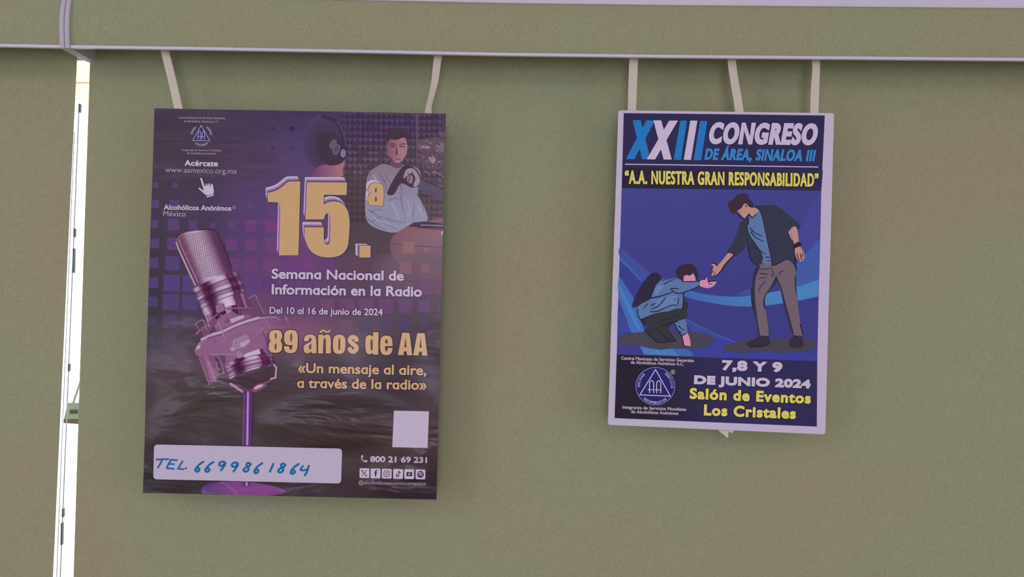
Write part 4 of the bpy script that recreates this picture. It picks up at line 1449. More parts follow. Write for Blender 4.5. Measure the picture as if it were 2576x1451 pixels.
for g in GLY:
    S1.stroke(T, z9(*g[0]), 3.4, (58, 40, 56), closed=True)
    for hole in g[1:]:
        S1.stroke(T, z9(*hole), 1.0, (58, 40, 56), closed=True)
for g in GLY:
    S1.poly(T, [z9(*l) for l in g], TAN)
S1.stroke(T, spl(z9((556, 750), (572, 734), (592, 733), (612, 742), (634, 745), (654, 730)), 3, False), 5.8, (58, 40, 56))
S1.stroke(T, spl(z9((558, 748), (574, 732), (592, 731), (612, 740), (634, 743), (652, 730)), 3, False), 4.2, TAN)
sp_ = spl(z9((908, 835), (900, 805), (875, 792), (848, 804), (845, 830), (872, 858), (902, 884), (904, 912), (878, 932), (850, 922), (838, 892)), 4, False)
S1.stroke(T, sp_, 13.6, (58, 40, 56), cap=False)
S1.stroke(T, sp_, 11.2, TAN, cap=False)

# emblem
E1 = 'emblem'
z1 = Z(360, 260, 4.535)
EM = (170, 160, 200)
S1.poly(E1, z1((660, 255), (758, 425), (565, 418)), (54, 48, 92))
S1.stroke(E1, z1((660, 250), (758, 427), (564, 420)), 1.4, EM, closed=True)
for sx in (0, 45):
    S1.stroke(E1, spl(z1((624 + sx, 410), (625 + sx, 350), (630 + sx, 325), (640 + sx, 316), (651 + sx, 325), (654 + sx, 350), (653 + sx, 410)), 3, False), 1.3, EM, cap=False)
    S1.stroke(E1, z1((616 + sx, 376), (656 + sx, 378)), 1.2, EM, cap=False)
cx_, cy_ = z1((662, 362))[0]
def arc_band(part, cx, cy, r, a0, a1, w, col, sheet=None, n=14):
    (sheet or S1).stroke(part, [(cx + r * math.cos(math.radians(a)), cy + r * math.sin(math.radians(a))) for a in np.linspace(a0, a1, n)], w, col, cap=False)
def arc_text(sheet, part, s, cx, cy, r, a0, a1, cap, col, bold=0.0, inward=False):
    """letters along an arc; a0 -> a1 in degrees (0 = right, clockwise on the sheet)"""
    n = len(s)
    for k, ch in enumerate(s):
        a = math.radians(a0 + (a1 - a0) * (k + .5) / n)
        w = abs(math.radians(a1 - a0)) * r / n * .78
        if ch == 'I':
            w *= .35
        tx, ty = (-math.sin(a), math.cos(a)) if a1 > a0 else (math.sin(a), -math.cos(a))
        cxx, cyy = cx + r * math.cos(a), cy + r * math.sin(a)
        text(sheet, part, ch, cxx - tx * w / 2, cyy - ty * w / 2, cxx + tx * w / 2, cyy + ty * w / 2, cap, col, bold=bold)
for a0, a1 in ((185, 237), (302, 358), (50, 128)):
    arc_band(E1, cx_, cy_, 24.5, a0, a1, 4.8, (142, 132, 162))
arc_text(S1, E1, 'UNIDAD', cx_, cy_, 22.8, 186, 236, 3.6, (60, 52, 82))
arc_text(S1, E1, 'SERVICIO', cx_, cy_, 22.8, 303, 357, 3.6, (60, 52, 82))
arc_text(S1, E1, 'RECUPERACION', cx_, cy_, 26.2, 127, 51, 3.6, (60, 52, 82))
# pointing hand
hand = spl(z1((648, 855), (660, 848), (672, 862), (698, 938), (708, 945), (715, 915), (728, 912), (736, 935), (745, 912), (758, 912), (764, 938), (775, 918), (788, 918), (796, 940), (803, 985), (800, 1030), (745, 1045), (722, 1048), (690, 1025), (650, 990), (628, 968), (640, 958), (660, 975), (685, 990), (682, 965), (662, 900)), 2)
S1.stroke(E1, hand, 2.4, (50, 42, 66), closed=True)
S1.poly(E1, hand, LIL)
for x, y in ((733, 940), (762, 944)):
    S1.stroke(E1, z1((x - 5, y - 25), (x + 3, y + 6)), .9, (90, 78, 104))
S1.stroke(E1, z1((728, 1066), (800, 1044)), 5.0, (50, 42, 66))
S1.stroke(E1, z1((728, 1066), (800, 1044)), 3.2, LIL)

# handset and the row of small icons
I1 = 'icon'
z6 = Z(700, 980, 4.837)
S1.stroke(I1, spl(z6((1022, 805), (1012, 825), (1020, 850), (1042, 872), (1065, 878), (1078, 868)), 4, False), 2.4, LIL)
S1.stroke(I1, z6((1020, 802), (1028, 815)), 3.2, LIL)
S1.stroke(I1, z6((1062, 862), (1078, 870)), 3.2, LIL)
DK = (66, 54, 66)
cents = [(916.6, 1190), (944.6, 1190.8), (972.9, 1191.4), (1001.4, 1192), (1029.5, 1192.6), (1057.7, 1193.2)]
for (x, y) in cents:
    S1.rrect(I1, [(x - 12.2, y - 12.4), (x + 12.2, y - 12), (x + 12, y + 12.4), (x - 12.4, y + 12)], 3, LIL)
x, y = cents[0]
S1.stroke(I1, [(x - 7, y - 7.5), (x + 5.6, y + 7.8)], 4.2, DK, cap=False)
S1.stroke(I1, [(x - 5.2, y - 6), (x + 4.2, y + 6.2)], 1.6, LIL, cap=False)
S1.stroke(I1, [(x + 6.6, y - 7.6), (x + 1, y - 1)], 1.4, DK, cap=False)
S1.stroke(I1, [(x - 1.2, y + 1), (x - 7, y + 7.6)], 1.4, DK, cap=False)
x, y = cents[1]
S1.stroke(I1, spl([(x + 4.4, y - 7.6), (x + 1.2, y - 7), (x + .2, y - 4), (x, y + 8)], 3, False), 3.4, DK, cap=False)
S1.stroke(I1, [(x - 4, y - 1), (x + 4.2, y - 1)], 2.6, DK, cap=False)
x, y = cents[2]
S1.stroke(I1, spl([(x - 7.2, y - 4), (x - 4, y - 7.2), (x + 4, y - 7.2), (x + 7.2, y - 4), (x + 7.2, y + 4), (x + 4, y + 7.2), (x - 4, y + 7.2), (x - 7.2, y + 4)], 3), 1.5, DK, closed=True)
S1.ellipse(I1, x, y, 4.2, 4.2, DK, n=20, inner=.64)
S1.ellipse(I1, x + 4.6, y - 4.6, .9, .9, DK, n=8)
x, y = cents[3]
S1.stroke(I1, spl([(x + 1.4, y - 8), (x + 1.4, y + 4), (x - .6, y + 6.8), (x - 4, y + 6), (x - 4.6, y + 2.6), (x - 1.6, y + .6)], 4, False), 2.4, DK, cap=False)
S1.stroke(I1, spl([(x + 1.4, y - 7.4), (x + 3.4, y - 4), (x + 6.6, y - 3)], 3, False), 2.4, DK, cap=False)
x, y = cents[4]
S1.rrect(I1, [(x - 7.4, y - 5.4), (x + 7.4, y - 5.2), (x + 7.4, y + 5.4), (x - 7.4, y + 5.2)], 2.4, DK)
S1.poly(I1, [(x - 2, y - 3), (x + 3.2, y), (x - 2, y + 3)], LIL)
x, y = cents[5]
S1.ellipse(I1, x, y, 8.6, 8.8, DK, n=28)
for k, (dy, hw) in enumerate(((-3.4, 6), (0, 5), (3.2, 4))):
    S1.stroke(I1, spl([(x - hw, y + dy - .4), (x, y + dy - 1.4), (x + hw - .4, y + dy + .8)], 3, False), 1.5 - .15 * k, LIL)

# plain pale panel, white writing panel with the handwritten number
S1.quad('blank_panel', [(991, 1032.7), (1079.2, 1034.4), (1075.4, 1126.8), (986.5, 1124.7)], (184, 170, 192))
W1 = 'writing_panel'
S1.rrect(W1, [(385.5, 1117.5), (861.5, 1127.5), (858.5, 1217), (383.5, 1207)], 11, (46, 38, 52))
S1.rrect(W1, [(386.5, 1118.2), (860.8, 1128.2), (858, 1216), (384.5, 1205.8)], 10, (179, 166, 189))
h4 = Z(350, 860, 3.455)
INK = (32, 100, 150)
HW = 'handwriting'
def hw(pts, smooth=True, w=5.4, sh=(0, 0)):
    p = [(x + sh[0], y + sh[1]) for x, y in pts]
    p = h4(*p)
    S1.stroke(HW, spl(p, 4, False) if smooth else p, w, INK)
hw([(147, 1023), (200, 1021), (250, 1020)], False, 4.6)
hw([(198, 1024), (180, 1060), (160, 1093)], True, 4.6)
hw([(272, 1026), (252, 1062), (236, 1098)], False, 4.6)
hw([(272, 1025), (326, 1029)], False, 4.4)
hw([(255, 1061), (300, 1064)], False, 4.4)
hw([(236, 1098), (298, 1104)], False, 4.4)
hw([(374, 1040), (352, 1072), (336, 1103), (384, 1107)], False, 4.6)
hw([(400, 1099), (406, 1100)], False, 4.6)
SIX = [(555, 1043), (525, 1062), (498, 1090), (485, 1112), (492, 1127), (508, 1126), (521, 1112), (514, 1099), (498, 1100), (488, 1112)]
NINE = [(746, 1050), (722, 1041), (700, 1050), (692, 1066), (704, 1078), (728, 1072), (745, 1052), (742, 1070), (724, 1096), (708, 1118)]
EIGHT = [(966, 1064), (955, 1053), (936, 1056), (930, 1070), (942, 1086), (950, 1104), (940, 1122), (920, 1128), (905, 1118), (912, 1102), (938, 1088), (962, 1072), (968, 1062)]
hw(SIX)
hw(SIX, sh=(88, 2))
hw(NINE)
hw(NINE, sh=(110, 8))
hw(EIGHT)
hw(SIX, sh=(514, 12))
hw([(1165, 1060), (1150, 1095), (1135, 1128)])
hw(EIGHT, sh=(302, 6))
hw(SIX, sh=(832, 18))
hw([(1424, 1078), (1404, 1106), (1412, 1116), (1446, 1112), (1462, 1104)], True, 5.0)
hw([(1474, 1076), (1464, 1110), (1452, 1140), (1438, 1158)], True, 5.4)

# ------------------------------------------------------------------ the blue congress poster
M_PRINT2 = print_mat('satin poster print', 0.55, 0.25, 0.0006)
r2 = empty('poster', PX(1826, 281, 0.0), 'smaller blue congress poster with a white border, drawn man reaching to a crouching one', 'poster')
S2 = Sheet(r2, M_PRINT2, (0.0004, 0.0005), 8, 0.011)
C2 = [(1555.5, 277.5), (2098.3, 284.5), (2076.3, 1092.5), (1529.3, 1068.3)]
S2.paper(C2, (182, 168, 192), 0.0012, 0.004)
B2 = 'printed_background'
TL, TR, BR_, BL_ = (1569, 284.5), (2075, 290.3), (2054.8, 1072.8), (1545.9, 1051.4)
ML, MR = (1563.8, 473), (2066, 479.8)
FL, FR = (1551.5, 891.5), (2056.2, 908.4)
NAVY = (46, 42, 80)
def lerp3(a, b, lo, hi, axis):
    def f(x, y):
        v = x if axis == 0 else y
        t = np.clip((v - lo) / (hi - lo), 0, 1)[:, None]
        return np.array(a, float) * (1 - t) + np.array(b, float) * t
    return f
S2.quad(B2, [TL, TR, MR, ML], (47, 45, 78))
S2.quad(B2, [(1566.3, 421), (2070.2, 428), MR, ML], lerp3((44, 38, 54), (50, 44, 84), 1640, 1900, 0), fine=2)
S2.quad(B2, [ML, MR, FR, FL], lerp3((67, 68, 134), (62, 62, 128), 480, 760, 1), fine=2)
S2.quad(B2, [FL, FR, BR_, BL_], lerp3((40, 35, 46), (50, 46, 84), 1620, 1800, 0), fine=2)
D2 = 'printed_background'
zd = Z(1530, 620, 5.181)
zc = Z(1740, 660, 6.044)
zb = Z(1740, 460, 6.044)
za = Z(1520, 260, 4.2933)
ze = Z(1520, 860, 4.441)
S2.poly(D2, [(2065.7, 481), (2062, 600), (2024, 640), (2005, 655), (2010, 585), (2030, 540)], (72, 70, 144))
S2.poly(D2, [(2062, 601), (2060, 704), (2005, 722), (1998, 725), (1998, 670), (2024, 640)], (68, 90, 160))
S2.poly(D2, [(1735, 731)] + spl([(1735, 731), (1765, 738), (1800, 743), (1850, 746), (1890, 743), (1935, 736), (2005, 721), (2059.8, 703)], 3, False)[1:] + spl([(2058.8, 745), (2005, 757), (1930, 768), (1880, 771), (1830, 768), (1780, 760), (1740, 751), (1716, 742)], 3, False) + [(1725, 733)], lerp3((66, 104, 170), (72, 128, 182), 1740, 1960, 0), fine=2)
S2.poly(D2, [(1848, 743), (1880, 728), (1892, 728), (1892, 743)], (70, 78, 150))
S2.poly(D2, spl(zd((155, 20), (300, 130), (430, 250), (560, 350), (560, 390), (440, 470), (300, 300), (150, 130)), 3), (64, 78, 150))
S2.poly(D2, zd((150, 130), (300, 310), (450, 470), (400, 560), (340, 660), (200, 480), (143, 380)), (58, 62, 136))
S2.poly(D2, zd((152, 130), (250, 230), (440, 440), (435, 465), (280, 300), (150, 180)), (64, 96, 164))
S2.poly(D2, spl(zd((138, 390), (230, 520), (330, 670), (370, 800), (420, 960), (470, 1100), (400, 1112), (300, 1120), (250, 980), (180, 800), (133, 640)), 2), (64, 106, 174))
S2.poly(D2, zd((136, 470), (220, 640), (330, 860), (430, 1100), (400, 1108), (290, 900), (200, 700), (134, 560)), (70, 122, 186))
S2.poly(D2, zd((125, 800), (200, 880), (290, 1110), (200, 1130), (118, 1180)), (60, 72, 150))
S2.poly(D2, zd((980, 930), (1150, 1020), (1400, 1140), (1658, 1240), (1658, 1280), (1380, 1280), (1100, 1110)), (62, 72, 152))
S2.stroke(D2, zd((1000, 940), (1200, 1045), (1420, 1150), (1658, 1245)), 1.6, (78, 104, 176))
S2.poly(D2, [(1720, 870), (1800, 850), (1865, 866), (2056.5, 890), (2056, 907), (1740, 896)], (60, 66, 148))
S2.poly(D2, zd((400, 1290), (600, 1330), (850, 1325), (1050, 1340), (1130, 1428), (900, 1424), (470, 1408)), (66, 98, 168))
S2.poly(D2, zd((430, 1310), (640, 1345), (830, 1335), (930, 1424), (690, 1416), (470, 1408)), (72, 122, 182))
S2.poly(D2, zd((640, 1350), (650, 1370), (690, 1416), (670, 1415), (600, 1350)), (82, 138, 192))

# figures
BLK = (34, 30, 46)
F1 = 'standing_figure'
GR = (72, 67, 80)
S2.poly(F1, spl(zc((465, 1300), (500, 1265), (600, 1228), (690, 1210), (760, 1170), (900, 1155), (1200, 1160), (1450, 1170), (1700, 1160), (1850, 1190), (1905, 1250), (1870, 1310), (1700, 1345), (1480, 1365), (1350, 1375), (1200, 1350), (1000, 1360), (800, 1375), (600, 1360), (490, 1330)), 2), GR)
tro = spl(zc((1070, 20), (1220, 45), (1270, 45), (1340, 5), (1400, -32), (1480, -32), (1560, 40), (1590, 130), (1582, 260), (1600, 500), (1640, 800), (1660, 950), (1692, 1095), (1640, 1115), (1545, 1110), (1500, 950), (1440, 750), (1380, 550), (1330, 320), (1288, 205), (1240, 330), (1150, 450), (1103, 560), (1122, 700), (1155, 900), (1168, 1125), (1040, 1112), (1000, 900), (940, 700), (915, 560), (925, 350), (950, 150), (1000, 60)), 2)
S2.stroke(F1, tro, 1.4, (46, 38, 60), closed=True)
S2.poly(F1, tro, (112, 94, 106))
DS = (52, 50, 68)
S2.poly(F1, spl(zc((1000, 60), (1045, 60), (985, 200), (960, 350), (965, 550), (985, 750), (1010, 930), (1040, 1112), (1012, 1090), (985, 900), (930, 700), (912, 560), (920, 350), (945, 150)), 2), DS)
S2.poly(F1, spl(zc((1288, 205), (1303, 290), (1245, 370), (1155, 460), (1112, 560), (1125, 700), (1098, 640), (1090, 570), (1130, 470), (1200, 370), (1255, 260)), 2), DS)
S2.poly(F1, spl(zc((1288, 205), (1332, 300), (1372, 390), (1430, 620), (1535, 1000), (1550, 1108), (1510, 1030), (1440, 780), (1385, 560), (1350, 380)), 2), DS)
S2.stroke(F1, zc((912, 400), (910, 560), (928, 700)), 1.8, BLK)
for p, w in ((((1575, 210), (1580, 380), (1597, 490)), 2), (((1650, 940), (1672, 1010), (1692, 1092)), 2.4), (((1050, 105), (1180, 97)), 2), (((1040, 165), (1150, 180)), 2), (((1020, 242), (1125, 230)), 1.6),
             (((1115, 290), (1050, 360), (1015, 435)), 1.6), (((1320, 160), (1395, 125)), 2), (((1340, 187), (1350, 187)), 2), (((1560, 30), (1588, 80), (1590, 128)), 2.4), (((1104, 560), (1100, 640), (1115, 700)), 2.4),
             (((1030, 1116), (1165, 1128)), 2), (((1550, 1112), (1610, 1122)), 2)):
    S2.stroke(F1, zc(*p), w, BLK)
S2.stroke(F1, zc((1212, 78), (1220, 120), (1250, 170), (1225, 215), (1215, 180)), 3, (74, 68, 80))
SHO = (54, 46, 60)
S2.poly(F1, spl(zc((1030, 1122), (1160, 1132), (1185, 1180), (1195, 1230), (1150, 1262), (1050, 1282), (900, 1288), (845, 1250), (855, 1205), (960, 1165)), 3), SHO)
S2.poly(F1, spl(zc((1550, 1122), (1610, 1130), (1680, 1132), (1698, 1200), (1698, 1270), (1650, 1295), (1500, 1288), (1480, 1225), (1500, 1165)), 3), SHO)
S2.stroke(F1, zc((845, 1245), (900, 1288), (1050, 1282), (1150, 1262)), 1.6, BLK)
# jacket, shirt
jl = spl(zb((780, 570), (860, 530), (866, 620), (842, 660), (870, 760), (950, 900), (1035, 1020), (1085, 1130), (1062, 1200), (1005, 1262), (900, 1170), (868, 1050), (848, 935), (780, 1025), (700, 1092), (650, 1105), (600, 1070), (548, 1050), (560, 1000), (620, 920), (650, 840), (690, 760), (710, 680), (735, 610)), 2)
jr = spl(zb((960, 365), (1060, 352), (1150, 340), (1220, 338), (1280, 348), (1400, 430), (1520, 530), (1610, 600), (1635, 660), (1610, 715), (1565, 655), (1500, 700), (1460, 750), (1530, 870), (1560, 960), (1565, 1100), (1588, 1310), (1540, 1220), (1500, 1178), (1400, 1180), (1340, 1210), (1270, 1247), (1225, 1240), (1200, 1100), (1150, 880), (1090, 600), (1050, 450), (1000, 390)), 2)
sht = spl(zb((1005, 405), (1040, 440), (1070, 520), (1110, 700), (1170, 900), (1210, 1150), (1225, 1242), (1080, 1225), (1075, 1120), (1030, 1010), (940, 880), (860, 750), (838, 660), (862, 600), (860, 510), (920, 530), (975, 480)), 2)
JK = (54, 56, 74)
S2.poly(F1, sht, (92, 114, 160))
S2.poly(F1, jr, JK)
S2.poly(F1, jl, JK)
S2.stroke(F1, spl(zb((990, 372), (1050, 450), (1090, 600), (1150, 880), (1200, 1100), (1225, 1242), (1270, 1247), (1340, 1212), (1400, 1182)), 3, False), 1.9, BLK)
for p, w, w1 in ((((885, 685), (960, 760), (1080, 815)), 2.6, 1.6), (((900, 745), (970, 830), (1092, 890)), 2.6, 1.6), (((930, 880), (1020, 1010), (1120, 1085)), 2.4, 1.4), (((1125, 1130), (1180, 1128)), 2.2, 2), (((1150, 1180), (1190, 1180)), 2, 1.6),
                 (((862, 530), (860, 610), (838, 655), (848, 720)), 2.4, 2), (((850, 930), (870, 1050), (900, 1170), (1000, 1255)), 1.8, 1.8), (((548, 1050), (600, 1075), (650, 1104)), 2, 2), (((1605, 700), (1630, 660)), 1.6, 1.6),
                 (((1460, 750), (1530, 870), (1560, 965), (1565, 1100), (1590, 1320)), 2, 2.6), (((960, 362), (1100, 345)), 1.6, 1)):
    S2.stroke(F1, spl(zb(*p), 3, False), w, BLK, w1=w1)
SK = (182, 134, 124)
# head
S2.poly(F1, spl(zb((685, 430), (750, 390), (775, 345), (805, 312), (835, 325), (870, 365), (930, 372), (1015, 405), (985, 460), (920, 525), (870, 465), (840, 510), (805, 545), (750, 500)), 2), SK)
S2.stroke(F1, zb((688, 455), (740, 520), (805, 553)), 2.6, BLK)
S2.stroke(F1, zb((805, 550), (870, 472), (915, 535), (975, 478)), 2.4, BLK)
S2.stroke(F1, zb((700, 432), (745, 490)), 2.0, (112, 84, 92))
S2.poly(F1, spl(zb((548, 330), (560, 290), (600, 265), (640, 252), (680, 185), (740, 168), (820, 163), (850, 198), (872, 240), (922, 300), (940, 370), (905, 378), (860, 350), (830, 320), (800, 315), (775, 345), (750, 385), (690, 425), (675, 455), (620, 468), (590, 440), (560, 380)), 2), (58, 47, 56))
S2.ellipse(F1, *zb((822, 352))[0], 1.7, 2.5, BLK, n=10, rot=-.3)
# arms
S2.poly(F1, spl(zb((555, 1062), (600, 1075), (632, 1102), (540, 1192), (480, 1260), (440, 1330), (380, 1400), (330, 1417), (288, 1392), (318, 1330), (308, 1308), (326, 1268), (288, 1228), (340, 1232), (385, 1250), (430, 1212), (500, 1130)), 2), SK)
S2.stroke(F1, spl(zb((634, 1105), (540, 1202), (490, 1268), (440, 1342), (375, 1402), (322, 1417)), 3, False), 3.0, BLK, w1=1.6)
S2.stroke(F1, zb((292, 1210), (350, 1225), (392, 1262)), 2.8, BLK)
S2.stroke(F1, zb((290, 1392), (326, 1335)), 2, BLK)
S2.stroke(F1, zb((335, 1398), (356, 1352)), 1.6, BLK)
S2.stroke(F1, zb((326, 1275), (308, 1312)), 1.6, BLK)
S2.poly(F1, spl(zb((1500, 700), (1565, 658), (1602, 700), (1618, 800), (1625, 912), (1572, 948), (1535, 870), (1520, 780)), 2), SK)
S2.poly(F1, zb((1465, 748), (1498, 715), (1530, 860), (1522, 868)), (182, 140, 160))
S2.poly(F1, spl(zb((1570, 985), (1600, 975), (1650, 970), (1700, 1050), (1722, 1110), (1692, 1180), (1650, 1192), (1610, 1172), (1568, 1080)), 2), SK)
S2.poly(F1, spl(zb((1558, 945), (1595, 905), (1640, 900), (1668, 930), (1655, 955), (1610, 975), (1570, 990)), 2), (40, 38, 48))
for p in (((1597, 1080), (1635, 1178)), ((1648, 1078), (1672, 1172)), ((1680, 1072), (1695, 1118)), ((1572, 1150), (1600, 1172))):
    S2.stroke(F1, zb(*p), 2.2, BLK)
S2.stroke(F1, zb((1655, 968), (1712, 1060), (1724, 1112)), 1.0, (104, 60, 90))

F2 = 'crouching_figure'
S2.poly(F2, spl(zd((122, 1215), (180, 1160), (300, 1130), (450, 1115), (600, 1120), (900, 1120), (1100, 1110), (1280, 1140), (1370, 1190), (1380, 1230), (1330, 1280), (1200, 1320), (1050, 1332), (850, 1325), (680, 1345), (520, 1320), (400, 1285), (250, 1290), (135, 1265)), 2), GR)
SH = (90, 113, 158)
S2.poly(F2, spl(zd((862, 1005), (1000, 945), (1022, 1040), (1032, 1130), (985, 1145), (955, 1165), (905, 1090)), 2), SH)
S2.stroke(F2, spl(zd((868, 1010), (900, 1080), (955, 1160)), 3, False), 2.6, BLK)
S2.stroke(F2, zd((918, 1035), (955, 1072), (998, 1092)), 2.8, BLK, w1=1.4)
S2.stroke(F2, zd((928, 1108), (950, 1115)), 2.4, BLK)
PK = (204, 138, 166)
S2.poly(F2, spl(zd((973, 1152), (1032, 1130), (1062, 1200), (1074, 1290), (1045, 1302), (990, 1292), (975, 1210)), 2), PK)
S2.stroke(F2, zd((962, 1162), (975, 1230), (990, 1292), (1055, 1303)), 2, BLK)
S2.stroke(F2, zd((962, 1160), (1012, 1135)), 2.4, BLK)
S2.poly(F2, spl(zd((970, 706), (1020, 720), (1042, 780), (1022, 850), (1042, 905), (1010, 938), (900, 970), (840, 1002), (790, 1060), (792, 1110), (850, 1180), (882, 1232), (780, 1246), (650, 1250), (560, 1180), (478, 1110), (490, 1062), (540, 1038), (480, 1010), (425, 945), (600, 870), (760, 840), (900, 790)), 2), (52, 54, 58))
tor = spl(zd((650, 430), (720, 418), (800, 425), (880, 408), (960, 442), (1080, 452), (1180, 445), (1188, 510), (1050, 572), (970, 600), (980, 700), (970, 808), (900, 803), (760, 852), (600, 880), (430, 948), (385, 880), (378, 800), (440, 740), (540, 690), (570, 620), (610, 500)), 2)
S2.poly(F2, tor, SH)
S2.poly(F2, spl(zd((600, 600), (630, 520), (700, 500), (740, 490), (690, 560), (620, 630)), 2), (104, 128, 172))
S2.poly(F2, spl(zd((600, 700), (760, 660), (900, 640), (880, 740), (700, 800), (620, 760)), 2), (98, 122, 168))
S2.poly(F2, spl(zd((600, 342), (640, 345), (690, 400), (690, 432), (625, 500), (575, 620), (540, 690), (440, 740), (340, 797), (315, 785), (320, 730), (380, 600), (470, 450), (550, 360)), 2), (46, 43, 60))
for p, w, w1 in ((((545, 672), (620, 660), (700, 640), (830, 597)), 3.2, 2.2), (((830, 575), (870, 600), (940, 612), (1060, 570), (1190, 515)), 2.8, 1.8), (((808, 556), (860, 545), (920, 548)), 2.8, 1.6), (((725, 492), (800, 450), (880, 420)), 2.4, 1.2),
                 (((700, 440), (780, 428)), 2.0, 1.2), (((958, 452), (1070, 458), (1180, 450)), 2.6, 1.8), (((975, 600), (982, 700), (966, 805)), 2.6, 2.2), (((916, 668), (905, 772)), 2.2, 1.6), (((555, 848), (640, 845), (740, 800), (840, 760), (888, 772)), 2.6, 1.6),
                 (((742, 670), (680, 750), (620, 795), (556, 810)), 2.6, 1.6), (((610, 740), (550, 775)), 2.6, 1.6), (((515, 745), (455, 802)), 2.6, 1.4), (((380, 820), (400, 920), (490, 1032)), 2.6, 2), (((874, 680), (868, 700)), 2, 1.6),
                 (((430, 948), (600, 880), (760, 850)), 1.4, 1.2), (((640, 990), (780, 940), (920, 880)), 1.2, 1), (((700, 1035), (800, 1005), (900, 965)), 2, 2), (((480, 1085), (560, 1180), (650, 1250), (780, 1246)), 2, 2),
                 (((640, 1090), (700, 1130), (790, 1222)), 1.6, 1.6), (((792, 1112), (830, 1160), (880, 1230)), 1.8, 1.6), (((810, 1238), (868, 1238)), 2.2, 2), (((530, 920), (450, 955), (490, 1000)), 1.2, 1), (((1020, 720), (1042, 780)), 1.6, 1), (((1190, 440), (1183, 480), (1192, 520)), 2.6, 2)):
    S2.stroke(F2, spl(zd(*p), 3, False), w, (30, 28, 40), w1=w1)
S2.poly(F2, zd((978, 390), (1020, 370), (1075, 372), (1105, 345), (1135, 390), (1137, 447), (985, 452)), PK)
S2.poly(F2, spl(zd((882, 345), (900, 288), (950, 245), (1030, 224), (1100, 235), (1150, 290), (1170, 360), (1165, 420), (1142, 440), (1130, 390), (1102, 350), (1075, 372), (1050, 380), (1020, 366), (980, 392), (978, 432), (930, 420), (895, 385)), 2), (56, 44, 54))
S2.poly(F2, spl(zd((1188, 455), (1240, 430), (1262, 435), (1282, 393), (1290, 440), (1315, 462), (1408, 452), (1385, 500), (1350, 530), (1302, 547), (1200, 522)), 2), PK)
S2.stroke(F2, zd((1298, 466), (1345, 450), (1400, 450)), 2.4, BLK)
S2.stroke(F2, zd((1310, 490), (1355, 489)), 2, BLK)
S2.stroke(F2, zd((1242, 432), (1254, 405)), 1.8, BLK)
S2.ellipse(F2, *zd((1312, 523))[0], 1.4, 1.4, BLK, n=8)
S2.stroke(F2, zd((1210, 524), (1300, 548), (1352, 532)), .9, (120, 40, 90))

# lettering
T2 = 'lettering'
BL1, WH = (40, 112, 180), (190, 174, 198)
def xs(col, *qs):
    for q in qs:
        S2.stroke(T2, za(*q), 1.4, (28, 26, 60), closed=True)
    for q in qs:
        S2.quad(T2, za(*q), col)
xs(BL1, ((305, 180), (393, 182), (500, 605), (408, 603)), ((455, 183), (548, 185), (325, 604), (232, 602)))
xs(WH, ((530, 184), (615, 185), (728, 608), (640, 607)), ((700, 187), (795, 187), (548, 606), (458, 604)))
xs(BL1, ((820, 187), (893, 188), (828, 612), (747, 610)))
xs(WH, ((928, 187), (1005, 188), (935, 612), (857, 610)))
xs(BL1, ((1033, 190), (1112, 192), (1045, 617), (962, 615)))
text(S2, T2, 'CONGRESO', 1779, 362.3, 2052, 365.4, 55, WH, bold=3.6, shear=.17, halo=(28, 26, 60), halo_w=1.2, space=1.17)
text(S2, T2, 'DE ÁREA, SINALOA III', 1771, 402.2, 2048, 406.0, 29, (58, 126, 188), bold=1.6, shear=.17, space=1.14)
S2.stroke(T2, [(1573, 413), (2057.6, 420)], 2.4, WH)
YE = (212, 192, 98)
text(S2, T2, '“A.A. NUESTRA GRAN RESPONSABILIDAD”', 1571.2, 462.4, 2059.2, 469.8, 34, YE, bold=1.4, halo=(20, 16, 24), halo_w=1.8, space=1.16)
text(S2, T2, '7,8 Y 9', 1815.4, 931, 1968, 936.8, 26, WH, bold=2.3, halo=(30, 28, 52), halo_w=1.4, space=1.05)
text(S2, T2, 'DE JUNIO 2024', 1745.2, 965.8, 2039, 977.2, 22.5, WH, bold=2.3, halo=(30, 28, 52), halo_w=1.4, space=1.06)
text(S2, T2, 'Salón de Eventos', 1734, 1003, 2039.7, 1015.6, 28, YE, bold=1.9, halo=(24, 18, 26), halo_w=1.7, space=1.13)
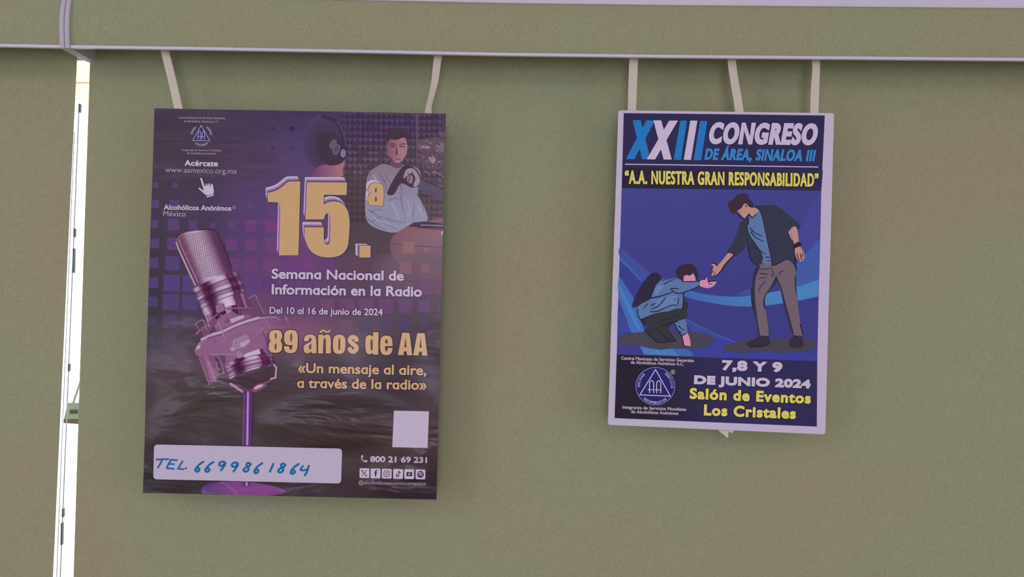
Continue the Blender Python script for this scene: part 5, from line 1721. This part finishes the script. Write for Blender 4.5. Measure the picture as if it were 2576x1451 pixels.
text(S2, T2, 'Los Cristales', 1770, 1044.6, 2001.9, 1053.9, 28, YE, bold=1.9, halo=(24, 18, 26), halo_w=1.7, space=1.13)
LT = (176, 164, 178)
text(S2, T2, 'Central Mexicana de Servicios Generales', 1562.3, 904.3, 1745.2, 910.6, 8.2, LT, bold=.3)
text(S2, T2, 'de Alcohólicos Anónimos A.C.', 1586.4, 914.8, 1720.4, 919.6, 8.2, LT, bold=.3)
text(S2, T2, 'Integrante de Servicios Mundiales', 1565.7, 1027.6, 1726, 1033.4, 8.2, LT, bold=.3)
text(S2, T2, 'de Alcohólicos Anónimos', 1587, 1038.8, 1706.2, 1043.3, 8.2, LT, bold=.3)
E2 = 'emblem'
ex, ey = 1648.4, 971.1
S2.ellipse(E2, ex, ey, 49.6, 48, (132, 128, 180), n=48)
S2.ellipse(E2, ex, ey, 48.0, 46.4, (40, 40, 98), n=48)
zf = Z(1550, 890, 8.533)
S2.stroke(E2, zf((845, 335), (1160, 905), (508, 878)), 2.3, WH, closed=True)
for sx, sy in ((0, 0), (152, 4)):
    S2.stroke(E2, spl(zf((715 + sx, 838 + sy), (716 + sx, 640 + sy), (730 + sx, 590 + sy), (762 + sx, 572 + sy), (792 + sx, 590 + sy), (804 + sx, 640 + sy), (802 + sx, 838 + sy)), 4, False), 2.3, WH, cap=False)
    S2.stroke(E2, zf((678 + sx, 765 + sy), (806 + sx, 770 + sy)), 1.8, WH, cap=False)
arc_text(S2, E2, 'UNIDAD', ex, ey, 38.3, 176, 229, 7.0, (172, 164, 200), bold=.35)
arc_text(S2, E2, 'SERVICIO', ex, ey, 38.3, 306, 367, 7.0, (172, 164, 200), bold=.35)
arc_text(S2, E2, 'RECUPERACION', ex, ey, 44.6, 133, 49, 6.6, (172, 164, 200), bold=.3)
rx_, ry_ = zf((1218, 388))[0]
S2.ellipse(E2, rx_, ry_, 5.8, 5.8, LT, n=20, inner=.8)
text(S2, E2, 'R', rx_ - 2.2, ry_ + 2.9, rx_ + 2.6, ry_ + 3.0, 5.8, LT, bold=.4)

S1.finish()
S2.finish()
print('ink layers', S1.top, S2.top)
